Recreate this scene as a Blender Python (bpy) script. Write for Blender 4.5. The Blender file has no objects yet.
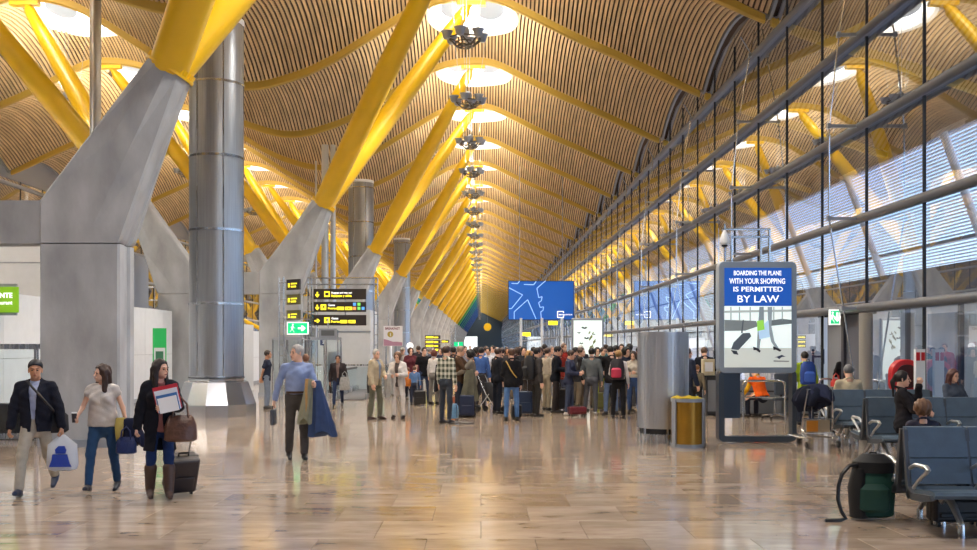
import bpy, bmesh, math, random
import numpy as np
from mathutils import Vector, Matrix

sc = bpy.context.scene
COL = sc.collection
rnd = random.Random(7)
PI = math.pi

# ------------------------------------------------------------------ camera, world, sun, exposure
cam_d = bpy.data.cameras.new('camera')
cam_d.lens = 36.0 * 1000 / 977
cam_d.sensor_width = 36.0
cam_d.shift_x = (488.5 - 481) / 977
cam_d.shift_y = (345 - 275) / 977
cam_d.clip_end = 2000
cam = bpy.data.objects.new('camera', cam_d)
cam.location = (0, 0, 1.8)
cam.rotation_euler = (PI / 2, 0, 0)
COL.objects.link(cam)
sc.camera = cam

sc.view_settings.view_transform = 'Standard'
sc.view_settings.look = 'None'
sc.view_settings.gamma = 1.0
sc.view_settings.use_curve_mapping = False
sc.view_settings.exposure = 0.95

world = bpy.data.worlds.new('sky')
sc.world = world
world.use_nodes = True
wn = world.node_tree
wn.nodes.clear()
wo = wn.nodes.new('ShaderNodeOutputWorld')
wb = wn.nodes.new('ShaderNodeBackground')
ws = wn.nodes.new('ShaderNodeTexSky')
ws.sky_type = 'NISHITA'
ws.sun_elevation = math.radians(48)
ws.sun_rotation = math.radians(100)
ws.sun_disc = False
ws.dust_density = 0.6
wb.inputs['Strength'].default_value = 0.24
wt = wn.nodes.new('ShaderNodeMix'); wt.data_type = 'RGBA'; wt.blend_type = 'MULTIPLY'; wt.inputs['Factor'].default_value = 1
wt.inputs[7].default_value = (0.80, 0.90, 1.18, 1)
wn.links.new(ws.outputs[0], wt.inputs[6])
wn.links.new(wt.outputs[2], wb.inputs['Color'])
wn.links.new(wb.outputs[0], wo.inputs['Surface'])

sun_d = bpy.data.lights.new('sun', 'SUN')
sun_d.energy = 4.0
sun_d.angle = math.radians(1.0)
sun_d.color = (1.0, 0.95, 0.88)
sun = bpy.data.objects.new('sun', sun_d)
sun.location = (60, 10, 60)
sun.rotation_euler = Vector((0.62, -0.25, 0.74)).to_track_quat('Z', 'Y').to_euler()
COL.objects.link(sun)

AXIS = -8.85          # the hall is symmetrical about this line
BAY = 8.7             # one roof bay
LEVEL = 1.8           # camera height
UPLIGHT, SKYLIGHT = 240.0, 15.0

def add_area(name, loc, size, energy, color, down=True):
    d = bpy.data.lights.new(name, 'AREA')
    d.shape = 'DISK'; d.size = size; d.energy = energy; d.color = color
    o = bpy.data.objects.new(name, d)
    o.location = loc
    if not down: o.rotation_euler = (PI, 0, 0)
    COL.objects.link(o)
    return o

for k in range(-1, 24):                                    # the upward lamps of the hanging clusters
    ym = 3.2 + BAY * k + BAY / 2
    for xc in (-0.35, 2 * AXIS + 0.35):
        if k >= 1: add_area('cluster_lamp_light', (xc - .2, ym, 12.75), 1.3, UPLIGHT, (1.0, 0.83, 0.58), down=False)

for k in range(0, 24):                                     # spots added under the clusters to brighten the lower hall
    for xc in (-0.55, 2 * AXIS + 0.15):
        d = bpy.data.lights.new('added_hall_spot', 'SPOT'); d.energy = 1150; d.spot_size = math.radians(150); d.spot_blend = 0.6
        d.shadow_soft_size = 0.35; d.color = (1.0, 0.93, 0.84)
        o = bpy.data.objects.new('added_hall_spot', d); o.location = (xc, 3.2 + BAY * k + BAY / 2, 11.55); COL.objects.link(o)

# ------------------------------------------------------------------ materials
def sset(b, names, v):
    for n in names:
        if n in b.inputs:
            b.inputs[n].default_value = v
            return
MATS = {}
def mat(name, col, rough=0.6, metal=0.0, var=0.0, vscale=4.0, stretch=(1, 1, 1), bump=0.0, bscale=40.0,
        emit=0.0, coat=0.0, spec=0.5, trans=0.0, aniso=0.0, rvar=0.0):
    if name in MATS: return MATS[name]
    m = bpy.data.materials.new(name)
    m.use_nodes = True
    nt = m.node_tree
    b = nt.nodes['Principled BSDF']
    b.inputs['Base Color'].default_value = (*col, 1)
    b.inputs['Roughness'].default_value = rough
    b.inputs['Metallic'].default_value = metal
    sset(b, ['Specular IOR Level', 'Specular'], spec)
    sset(b, ['Coat Weight', 'Clearcoat'], coat)
    if trans: sset(b, ['Transmission Weight', 'Transmission'], trans)
    if aniso: sset(b, ['Anisotropic'], aniso)
    if emit:
        sset(b, ['Emission Color', 'Emission'], (*col, 1))
        b.inputs['Emission Strength'].default_value = emit
    if var or bump or rvar:
        tc = nt.nodes.new('ShaderNodeTexCoord')
        mp = nt.nodes.new('ShaderNodeMapping')
        mp.inputs['Scale'].default_value = stretch
        nt.links.new(tc.outputs['Object'], mp.inputs['Vector'])
        if var or rvar:
            n = nt.nodes.new('ShaderNodeTexNoise')
            n.inputs['Scale'].default_value = vscale
            n.inputs['Detail'].default_value = 5
            nt.links.new(mp.outputs[0], n.inputs['Vector'])
        if var:
            r = nt.nodes.new('ShaderNodeValToRGB')
            r.color_ramp.elements[0].position = 0.3
            r.color_ramp.elements[1].position = 0.7
            r.color_ramp.elements[0].color = (*[max(0, c * (1 - var)) for c in col], 1)
            r.color_ramp.elements[1].color = (*[min(1, c * (1 + var)) for c in col], 1)
            nt.links.new(n.outputs['Fac'], r.inputs['Fac'])
            nt.links.new(r.outputs[0], b.inputs['Base Color'])
        if rvar:
            mr = nt.nodes.new('ShaderNodeMapRange')
            mr.inputs['To Min'].default_value = max(0, rough - rvar)
            mr.inputs['To Max'].default_value = min(1, rough + rvar)
            nt.links.new(n.outputs['Fac'], mr.inputs['Value'])
            nt.links.new(mr.outputs[0], b.inputs['Roughness'])
        if bump:
            n2 = nt.nodes.new('ShaderNodeTexNoise')
            n2.inputs['Scale'].default_value = bscale
            n2.inputs['Detail'].default_value = 3
            nt.links.new(mp.outputs[0], n2.inputs['Vector'])
            bp = nt.nodes.new('ShaderNodeBump')
            bp.inputs['Strength'].default_value = bump
            bp.inputs['Distance'].default_value = 0.02
            nt.links.new(n2.outputs['Fac'], bp.inputs['Height'])
            nt.links.new(bp.outputs[0], b.inputs['Normal'])
    MATS[name] = m
    return m

def srgb(r, g, b):
    return tuple(((c / 255) / 12.92 if c / 255 <= 0.04045 else ((c / 255 + 0.055) / 1.055) ** 2.4) for c in (r, g, b))

def floor_mat():
    m = bpy.data.materials.new('polished_travertine'); m.use_nodes = True
    nt = m.node_tree; L = nt.links; N = nt.nodes.new
    b = nt.nodes['Principled BSDF']
    g = N('ShaderNodeNewGeometry')
    # one random number for each tile, from where it lies
    sep = N('ShaderNodeSeparateXYZ'); L.new(g.outputs['Position'], sep.inputs[0])
    def mth(op, a, bb=None):
        n = N('ShaderNodeMath'); n.operation = op
        for i, v in enumerate((a, bb)):
            if v is None: continue
            if isinstance(v, (int, float)): n.inputs[i].default_value = v
            else: L.new(v, n.inputs[i])
        return n.outputs[0]
    row = mth('FLOOR', mth('DIVIDE', sep.outputs[1], 0.93))
    off = mth('MULTIPLY', mth('MODULO', mth('ABSOLUTE', row), 2.0), 0.5)
    colm = mth('FLOOR', mth('ADD', mth('DIVIDE', sep.outputs[0], 1.0), off))
    cmb = N('ShaderNodeCombineXYZ'); L.new(colm, cmb.inputs[0]); L.new(row, cmb.inputs[1])
    wn_ = N('ShaderNodeTexWhiteNoise'); wn_.noise_dimensions = '2D'; L.new(cmb.outputs[0], wn_.inputs['Vector'])
    mp = N('ShaderNodeMapping'); mp.inputs['Scale'].default_value = (0.7, 1.7, 1)
    L.new(g.outputs['Position'], mp.inputs['Vector'])
    add = N('ShaderNodeVectorMath'); add.operation = 'MULTIPLY_ADD'
    L.new(wn_.outputs['Color'], add.inputs[0]); add.inputs[1].default_value = (9, 9, 9); L.new(mp.outputs[0], add.inputs[2])
    n1 = N('ShaderNodeTexNoise'); n1.inputs['Scale'].default_value = 1.6; n1.inputs['Detail'].default_value = 8; n1.inputs['Roughness'].default_value = .62
    L.new(add.outputs[0], n1.inputs['Vector'])
    s = mth('ADD', mth('MULTIPLY', wn_.outputs['Value'], 0.22), mth('MULTIPLY', n1.outputs['Fac'], 1.0))
    r = N('ShaderNodeValToRGB'); cr = r.color_ramp
    cr.elements[0].position = 0.30; cr.elements[0].color = (0.19, 0.135, 0.095, 1)
    cr.elements[1].position = 0.92; cr.elements[1].color = (0.54, 0.46, 0.385, 1)
    e = cr.elements.new(0.48); e.color = (0.30, 0.225, 0.165, 1)
    e = cr.elements.new(0.68); e.color = (0.40, 0.315, 0.245, 1)
    L.new(s, r.inputs['Fac']); 
    # thin dark veins
    n3 = N('ShaderNodeTexNoise'); n3.inputs['Scale'].default_value = 3.2; n3.inputs['Detail'].default_value = 7
    L.new(add.outputs[0], n3.inputs['Vector'])
    vein = N('ShaderNodeValToRGB'); vein.color_ramp.elements[0].position = 0.27; vein.color_ramp.elements[1].position = 0.36
    vein.color_ramp.elements[0].color = (.45, .42, .4, 1); vein.color_ramp.elements[1].color = (1, 1, 1, 1)
    L.new(n3.outputs['Fac'], vein.inputs['Fac'])
    mx = N('ShaderNodeMix'); mx.data_type = 'RGBA'; mx.blend_type = 'MULTIPLY'; mx.inputs['Factor'].default_value = 1
    L.new(r.outputs[0], mx.inputs[6]); L.new(vein.outputs[0], mx.inputs[7])
    L.new(mx.outputs[2], b.inputs['Base Color'])
    n2 = N('ShaderNodeTexNoise'); n2.inputs['Scale'].default_value = 2.0; n2.inputs['Detail'].default_value = 4
    L.new(g.outputs['Position'], n2.inputs['Vector'])
    mr = N('ShaderNodeMapRange'); mr.inputs['To Min'].default_value = 0.04; mr.inputs['To Max'].default_value = 0.16
    L.new(n2.outputs['Fac'], mr.inputs['Value']); L.new(mr.outputs[0], b.inputs['Roughness'])
    bp = N('ShaderNodeBump'); bp.inputs['Strength'].default_value = 0.10; bp.inputs['Distance'].default_value = 0.01
    L.new(n2.outputs['Fac'], bp.inputs['Height']); L.new(bp.outputs[0], b.inputs['Normal'])
    sset(b, ['Specular IOR Level'], 0.5)
    return m

def glass_mat(name, tint=(0.86, 0.93, 1.0), power=3.2, base=0.06):
    m = bpy.data.materials.new(name); m.use_nodes = True
    nt = m.node_tree; L = nt.links; N = nt.nodes.new
    nt.nodes.remove(nt.nodes['Principled BSDF'])
    out = nt.nodes['Material Output']
    lw = N('ShaderNodeLayerWeight'); lw.inputs['Blend'].default_value = 0.5
    pw = N('ShaderNodeMath'); pw.operation = 'POWER'; pw.inputs[1].default_value = power
    L.new(lw.outputs['Facing'], pw.inputs[0])
    ma = N('ShaderNodeMath'); ma.operation = 'MULTIPLY_ADD'; ma.inputs[1].default_value = 0.9; ma.inputs[2].default_value = base
    ma.use_clamp = True
    L.new(pw.outputs[0], ma.inputs[0])
    tr = N('ShaderNodeBsdfTransparent'); tr.inputs[0].default_value = (*tint, 1)
    gl = N('ShaderNodeBsdfGlossy'); gl.inputs['Roughness'].default_value = 0.0; gl.inputs['Color'].default_value = (0.95, 0.97, 1, 1)
    mx = N('ShaderNodeMixShader')
    L.new(ma.outputs[0], mx.inputs[0]); L.new(tr.outputs[0], mx.inputs[1]); L.new(gl.outputs[0], mx.inputs[2])
    L.new(mx.outputs[0], out.inputs['Surface'])
    return m

FLOOR = floor_mat()
GLASS = glass_mat('facade_glass', power=1.7)
CLEAR = glass_mat('clear_glass', (0.93, 0.97, 0.98), 4.0, 0.03)
CONC = mat('fair_faced_concrete', (0.36, 0.375, 0.395), 0.72, var=0.24, vscale=1.6, stretch=(1, 1, 0.5), bump=0.25, bscale=9)
GROUT = mat('grout', (0.10, 0.075, 0.06), 0.8)
YEL = mat('yellow_paint', (0.80, 0.50, 0.008), 0.36, var=0.06, vscale=1.5, coat=0.2)
YRIB = mat('ochre_paint', (0.46, 0.31, 0.05), 0.5)
GREEN = mat('green_paint', (0.10, 0.42, 0.08), 0.4)
TEAL = mat('teal_paint', (0.0, 0.16, 0.22), 0.4)
BLUEP = mat('blue_paint', (0.0, 0.07, 0.30), 0.4)
BAMBOO = mat('bamboo_lath', (0.62, 0.465, 0.275), 0.55, var=0.30, vscale=2.3, stretch=(5.0, 0.10, 1))
BAMBACK = mat('dark_ceiling_backing', (0.085, 0.055, 0.038), 0.9)
STEEL = mat('brushed_steel', (0.47, 0.49, 0.52), 0.27, 0.95, var=0.07, vscale=3, stretch=(8, 8, .25), rvar=0.05)
DUCT = mat('perforated_duct_steel', (0.36, 0.38, 0.41), 0.36, 0.9, var=0.10, vscale=3, stretch=(8, 8, .25))
CHROME = mat('polished_tube', (0.66, 0.68, 0.70), 0.18, 0.95)
ALU = mat('cast_aluminium', (0.50, 0.51, 0.52), 0.38, 0.8)
DRUM = mat('drum_steel', (0.55, 0.57, 0.60), 0.33, 0.9)
STEELP = mat('plain_steel', (0.55, 0.56, 0.58), 0.2, 0.95)
GREYP = mat('grey_painted_steel', (0.30, 0.33, 0.38), 0.4, 0.3)
DARKM = mat('dark_steel', (0.035, 0.037, 0.042), 0.45, 0.3)
WHITE = mat('white_panel', (0.74, 0.77, 0.80), 0.45, var=0.03)
OFFW = mat('pale_grey_panel', (0.56, 0.58, 0.60), 0.5, var=0.03)
BLACK = mat('black_plastic', (0.012, 0.012, 0.014), 0.4)
SIGNK = mat('sign_brown_black', (0.03, 0.022, 0.02), 0.4)
SIGNY = mat('sign_yellow', (0.95, 0.80, 0.03), 0.5, emit=0.7)
SIGNW = mat('sign_white', (0.9, 0.9, 0.9), 0.5, emit=0.5)
SIGNG = mat('exit_green', (0.0, 0.42, 0.16), 0.5, emit=0.7)
LIME = mat('lime_green', (0.22, 0.47, 0.01), 0.45, emit=0.25)
SEATB = mat('blue_grey_leather', (0.085, 0.125, 0.170), 0.42, var=0.08, vscale=9, bump=0.05)
LAMPW = mat('skylight_diffuser', (1.0, 0.96, 0.88), 0.5, emit=SKYLIGHT)

# ------------------------------------------------------------------ mesh builder
class MB:
    def __init__(s): s.v = []; s.f = []; s.m = []; s.cur = 0
    def add(s, vs, fs):
        o = len(s.v); s.v += [tuple(v) for v in vs]
        for f in fs: s.f.append(tuple(i + o for i in f)); s.m.append(s.cur)
        return s
    def slot(s, i): s.cur = i; return s
    def box(s, x0, x1, y0, y1, z0, z1, M=None):
        vs = [Vector((x, y, z)) for z in (z0, z1) for y in (y0, y1) for x in (x0, x1)]
        if M is not None: vs = [M @ v for v in vs]
        return s.add(vs, [(0, 2, 3, 1), (4, 5, 7, 6), (0, 1, 5, 4), (2, 6, 7, 3), (0, 4, 6, 2), (1, 3, 7, 5)])
    def bar(s, a, b, w, h=None, up=(0, 0, 1)):
        a = Vector(a); b = Vector(b); h = h or w; d = (b - a).normalized(); u = Vector(up)
        if abs(d.dot(u)) > .98: u = Vector((0, 1, 0))
        r = d.cross(u).normalized(); u = r.cross(d)
        vs = [p + r * i * w / 2 + u * j * h / 2 for p in (a, b) for i, j in ((-1, -1), (1, -1), (1, 1), (-1, 1))]
        return s.add(vs, [(3, 2, 1, 0), (4, 5, 6, 7), (0, 1, 5, 4), (1, 2, 6, 5), (2, 3, 7, 6), (3, 0, 4, 7)])
    def tube(s, pts, r, n=8, caps=True, flat=None):
        pts = [Vector(p) for p in pts]; rr = r if isinstance(r, (list, tuple)) else [r] * len(pts)
        base = len(s.v); pu = None
        for i, p in enumerate(pts):
            d = (pts[min(i + 1, len(pts) - 1)] - pts[max(i - 1, 0)]).normalized()
            if pu is None:
                pu = Vector((0, 0, 1)) if abs(d.z) < .9 else Vector((0, 1, 0))
            x = d.cross(pu).normalized(); pu = x.cross(d).normalized()
            for k in range(n):
                a = 2 * PI * k / n + PI / n
                s.v.append(tuple(p + (x * math.cos(a) + pu * math.sin(a) * (flat or 1)) * rr[i]))
        for i in range(len(pts) - 1):
            for k in range(n):
                k2 = (k + 1) % n
                s.f.append((base + i * n + k, base + i * n + k2, base + (i + 1) * n + k2, base + (i + 1) * n + k)); s.m.append(s.cur)
        if caps:
            s.f.append(tuple(base + k for k in reversed(range(n)))); s.m.append(s.cur)
            e = base + (len(pts) - 1) * n
            s.f.append(tuple(e + k for k in range(n))); s.m.append(s.cur)
        return s
    def lathe(s, prof, n=24, c=(0, 0, 0), close=True, sx=1, sy=1, M=None):
        base = len(s.v); c = Vector(c)
        for r, z in prof:
            for k in range(n):
                a = 2 * PI * k / n
                v = Vector((r * math.cos(a) * sx, r * math.sin(a) * sy, z))
                if M is not None: v = M @ v
                s.v.append(tuple(v + c))
        for i in range(len(prof) - 1):
            for k in range(n):
                k2 = (k + 1) % n
                s.f.append((base + i * n + k, base + i * n + k2, base + (i + 1) * n + k2, base + (i + 1) * n + k)); s.m.append(s.cur)
        if close:
            s.f.append(tuple(base + k for k in reversed(range(n)))); s.m.append(s.cur)
            e = base + (len(prof) - 1) * n
            s.f.append(tuple(e + k for k in range(n))); s.m.append(s.cur)
        return s
    def prism(s, poly, t0, t1, f):
        """poly of (a, b), extruded from t0 to t1; f(a, b, t) gives the point"""
        n = len(poly)
        vs = [f(a, b, t) for t in (t0, t1) for a, b in poly]
        return s.add(vs, [tuple(reversed(range(n))), tuple(range(n, 2 * n))] + [(i, (i + 1) % n, n + (i + 1) % n, n + i) for i in range(n)])
    def mesh(s, name, mats, smooth=False):
        me = bpy.data.meshes.new(name); me.from_pydata(s.v, [], s.f)
        for m in (mats if isinstance(mats, (list, tuple)) else [mats]): me.materials.append(m)
        me.polygons.foreach_set('material_index', s.m)
        if smooth:
            me.polygons.foreach_set('use_smooth', [True] * len(s.f))
            me.set_sharp_from_angle(angle=math.radians(38))
        me.update()
        return me
    def build(s, name, mats, parent=None, smooth=False, bevel=0, fix=True, loc=None):
        me = s.mesh(name, mats, smooth)
        if fix:
            bm = bmesh.new(); bm.from_mesh(me); bmesh.ops.recalc_face_normals(bm, faces=bm.faces); bm.to_mesh(me); bm.free()
        o = bpy.data.objects.new(name, me); COL.objects.link(o)
        if parent is not None: o.parent = parent
        if loc: o.location = loc
        if bevel:
            bv = o.modifiers.new('bevel', 'BEVEL'); bv.width = bevel; bv.segments = 2; bv.limit_method = 'ANGLE'
            bv.angle_limit = math.radians(40); bv.harden_normals = False
        return o

def link_mesh(name, me, parent=None, loc=None):
    o = bpy.data.objects.new(name, me); COL.objects.link(o)
    if parent is not None: o.parent = parent
    if loc is not None: o.location = loc
    return o
def thing(name, label, cat, loc=(0, 0, 0), rz=0, group=None, scale=None):
    o = bpy.data.objects.new(name, None); COL.objects.link(o)
    o.empty_display_size = .2
    o.location = loc; o.rotation_euler = (0, 0, rz); o['label'] = label; o['category'] = cat
    if group: o['group'] = group
    if scale: o.scale = (scale,) * 3
    return o
def tag(o, label, cat, group=None):
    o['label'] = label; o['category'] = cat
    if group: o['group'] = group
    return o
def struct(name, loc=(0, 0, 0)):
    o = bpy.data.objects.new(name, None); COL.objects.link(o); o.location = loc; o['kind'] = 'structure'; return o
def S(o): o['kind'] = 'structure'; return o
def STUFF(o): o['kind'] = 'stuff'; return o
def copy_tree(o, parent=None, depth=0):
    c = o.copy(); COL.objects.link(c)
    if parent is not None: c.parent = parent
    for ch in list(o.children): copy_tree(ch, c, depth + 1)
    return c
def relabel(o, label=None, loc=None, rz=None, group=None):
    if label: o['label'] = label
    if loc is not None: o.location = loc
    if rz is not None: o.rotation_euler = (0, 0, rz)
    if group: o['group'] = group
    return o
def text(s, size, mats, parent, loc, rot=(PI / 2, 0, 0), align='LEFT', bold=0.0, width=None, name='lettering', depth=0.002):
    c = bpy.data.curves.new('t', 'FONT'); c.body = s; c.size = size; c.align_x = align; c.extrude = depth; c.offset = bold; c.resolution_u = 3
    t = bpy.data.objects.new('t', c); COL.objects.link(t)
    bpy.context.view_layer.update()
    me = bpy.data.meshes.new_from_object(t.evaluated_get(bpy.context.evaluated_depsgraph_get()))
    if width:
        xs = [v.co.x for v in me.vertices]; k = width / (max(xs) - min(xs))
        for v in me.vertices: v.co.x *= k
    me.materials.clear(); me.materials.append(mats)
    bpy.data.objects.remove(t); bpy.data.curves.remove(c)
    o = link_mesh(name, me, parent, loc); o.rotation_euler = rot
    return o
def PX(px, Y): return (px - 481) * Y / 1000
def PZ(py, Y): return LEVEL + (345 - py) * Y / 1000
# ------------------------------------------------------------------ the hall: floor
fl = struct('floor')
slab = MB(); slab.box(-26.5, 8.75, -14, 420, -.30, -.012)
slab.build('screed', GROUT, fl)
TW, TH = 1.0, 0.93
tiles = []
for r in range(-14, 451):
    y0 = r * TH
    off = 0.5 if r % 2 else 0.0
    for c in range(-27, 10):
        x0 = c * TW - off
        if x0 < -26.5 or x0 + TW > 8.8: continue
        tiles.append((x0, y0))
def seen(t):
    x, y = t[0] + .5, t[1] + .46
    return y > 8.2 and -0.492 < x / y < 0.51
vis = sorted([t for t in tiles if seen(t)], key=lambda t: t[1])
near = set(vis[:296])
tb = MB()
e = .004
def tile_into(mb, x, y, w=TW, h=TH):
    a = .0015
    mb.add([(x + a, y + a, -.012), (x + w - a, y + a, -.012), (x + w - a, y + h - a, -.012), (x + a, y + h - a, -.012),
            (x + a, y + a, -e), (x + w - a, y + a, -e), (x + w - a, y + h - a, -e), (x + a, y + h - a, -e),
            (x + e, y + e, 0), (x + w - e, y + e, 0), (x + w - e, y + h - e, 0), (x + e, y + h - e, 0)],
           [(0, 1, 5, 4), (1, 2, 6, 5), (2, 3, 7, 6), (3, 0, 4, 7), (4, 5, 9, 8), (5, 6, 10, 9), (6, 7, 11, 10), (7, 4, 8, 11), (8, 9, 10, 11)])
tile_into(tb, 0, 0)
tile_me = tb.mesh('tile', FLOOR)
for t in sorted(near): link_mesh('tile', tile_me, fl, (t[0], t[1], 0))
rest = MB()
for t in tiles:
    if t in near: continue
    rest.add([(t[0] + .002, t[1] + .002, 0), (t[0] + TW - .002, t[1] + .002, 0), (t[0] + TW - .002, t[1] + TH - .002, 0), (t[0] + .002, t[1] + TH - .002, 0)], [(0, 1, 2, 3)])
STUFF(rest.build('far_tiles', FLOOR, fl, fix=False))

# ------------------------------------------------------------------ the roof: bamboo laths on yellow ribs
S_T = [-9.2, -8.85, -8.3, -7.75, -6.6, -5.5, -4.4, -3.3, -2.4, -1.5, -.6, 0.1, .79, 1.5, 2.17, 3.55, 5.5, 6.87, 8.1, 9.5, 12, 15.4]
Z_T = [9.68, 9.66, 9.7, 9.83, 10.2, 10.75, 11.45, 12.15, 12.68, 12.98, 13.1, 13.1, 12.95, 12.6, 12.25, 11.55, 10.7, 10.05, 9.5, 8.95, 8.15, 7.05]
xs_f = np.linspace(-9.2, 15.4, 500)
zs_f = np.interp(xs_f, S_T, Z_T)
ker = np.ones(13) / 13
zs_f = np.convolve(np.pad(zs_f, 6, mode='edge'), ker, mode='valid')
def zroof(x):
    s = x if x >= AXIS else 2 * AXIS - x
    return LEVEL + float(np.interp(s, xs_f, zs_f))
BULGE = 1.25
def zceil(x, t): return zroof(x) + .20 + BULGE * max(0, math.sin(PI * t)) ** .85
XA = -0.35
HA, HB = 1.9, 2.15; HO = 0.75                        # half axes of a skylight opening
def hole_gap(x):
    """the stretch of a bay, in metres from its middle, cut out for the skylight"""
    for xc in (XA, 2 * AXIS - XA):
        u = (x - xc) / HA
        if abs(u) < 1: return HB * math.sqrt(1 - u * u)
    return 0
def strips(x):
    g = hole_gap(x); m = BAY / 2 + HO
    if g <= 0.12: return [(0.10, BAY - .10)]
    return [(0.10, m - g), (m + g, BAY - .10)]
XR, XL = 8.42, 2 * AXIS - 8.42
ceil = struct('ceiling')
sl = MB(); back = MB()
PITCH, WID, DEP = 0.152, 0.088, 0.05
x = XL + .05
while x < XR:
    for (ya, yb) in strips(x):
        n = max(3, int(round((yb - ya) / .85)))
        vs = []; fs = []
        for j in range(n + 1):
            y = ya + (yb - ya) * j / n; t = y / BAY
            z0, z1 = zceil(x, t), zceil(x + WID, t)
            vs += [(x, y, z0), (x + WID, y, z1), (x, y, z0 + DEP), (x + WID, y, z1 + DEP)]
        for j in range(n):
            a = 4 * j; b = a + 4
            fs += [(a, b, b + 1, a + 1), (a + 2, b + 2, b, a), (a + 1, b + 1, b + 3, a + 3)]
        sl.add(vs, fs)
    x += PITCH
x = XL; st = .35
while x < XR + 8:
    x1 = min(x + st, XR) if x < XR else x + 1.0
    if x >= XR + 7.2: break
    for (ya, yb) in (strips((x + x1) / 2) if x < XR else [(.1, BAY - .1)]):
        ya = 0 if ya < .2 else ya; yb = BAY if yb > BAY - .2 else yb
        n = 8; vs = []; fs = []
        for j in range(n + 1):
            y = ya + (yb - ya) * j / n; t = y / BAY
            for xx in (x, x1):
                vs.append((xx, y, zceil(xx, t) + DEP + .06))
        for j in range(n): a = 2 * j; fs.append((a, a + 2, a + 3, a + 1))
        back.add(vs, fs)
    x = x1
sl_me = sl.mesh('bamboo_laths', BAMBOO); back_me = back.mesh('backing_boards', BAMBACK)
# laths of the overhang outside the glass
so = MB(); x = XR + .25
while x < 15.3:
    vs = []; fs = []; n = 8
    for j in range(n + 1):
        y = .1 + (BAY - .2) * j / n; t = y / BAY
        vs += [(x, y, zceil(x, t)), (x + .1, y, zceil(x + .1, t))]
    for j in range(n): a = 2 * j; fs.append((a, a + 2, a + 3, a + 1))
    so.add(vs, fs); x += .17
so_me = so.mesh('eave_laths', mat('shaded_soffit', (.16, .14, .12), .7))  # lath colour darkened to stand in for the dimmer light outside
# ribs
def rib_mesh(xa, xb, name):
    mb = MB(); n = int((xb - xa) / .45); vs = []; fs = []
    for i in range(n + 1):
        xx = xa + (xb - xa) * i / n; z = zroof(xx)
        taper = min(1, .35 + abs(min(xx - xa, xb - xx)) / 2.5)
        h = .15 + .17 * taper; w = .075
        vs += [(xx, -w, z), (xx, w, z), (xx, w + .05, z + .04), (xx, w + .05, z + h), (xx, -w - .05, z + h), (xx, -w - .05, z + .04)]
    for i in range(n):
        a = 6 * i; b = a + 6
        fs += [(a + k, a + (k + 1) % 6, b + (k + 1) % 6, b + k) for k in range(6)]
    fs += [tuple(range(6)), tuple(6 * n + k for k in reversed(range(6)))]
    mb.add(vs, fs); return mb.mesh(name, YRIB, True)
rib_me = rib_mesh(2 * AXIS - 8.3, 8.3, 'rib'); ribo_me = rib_mesh(8.5, 15.4, 'eave_rib')
K0, K1 = -2, 47
# grey edge arch that closes each bay along the facade, and its braces
ea = MB(); vs = []; fs = []; n = 14
for i in range(n + 1):
    t = i / n; y = BAY * t
    z = zceil(XR, t)
    vs += [(XR, y, z - .05), (XR + .1, y, z - .05), (XR + .1, y, z + .14), (XR, y, z + .14)]
for i in range(n):
    a = 4 * i; b = a + 4; fs += [(a + k, b + k, b + (k + 1) % 4, a + (k + 1) % 4) for k in range(4)]
ea.add(vs, fs); ea_me = ea.mesh('edge_arch', GREYP)
for k in range(K0, K1):
    y = 3.2 + BAY * k
    STUFF(link_mesh('bamboo_laths', sl_me, ceil, (0, y, 0)))
    link_mesh('backing_board', back_me, ceil, (0, y, 0))
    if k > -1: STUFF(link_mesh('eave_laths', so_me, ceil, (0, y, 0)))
    link_mesh('rib', rib_me, ceil, (0, y, 0))
    if k > -1: link_mesh('eave_rib', ribo_me, ceil, (0, y, 0))
    link_mesh('edge_arch', ea_me, ceil, (0, y, 0))
    ob = link_mesh('edge_arch', ea_me, ceil, (2 * AXIS, y + 0, 0)); ob.scale = (-1, 1, 1)

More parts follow.
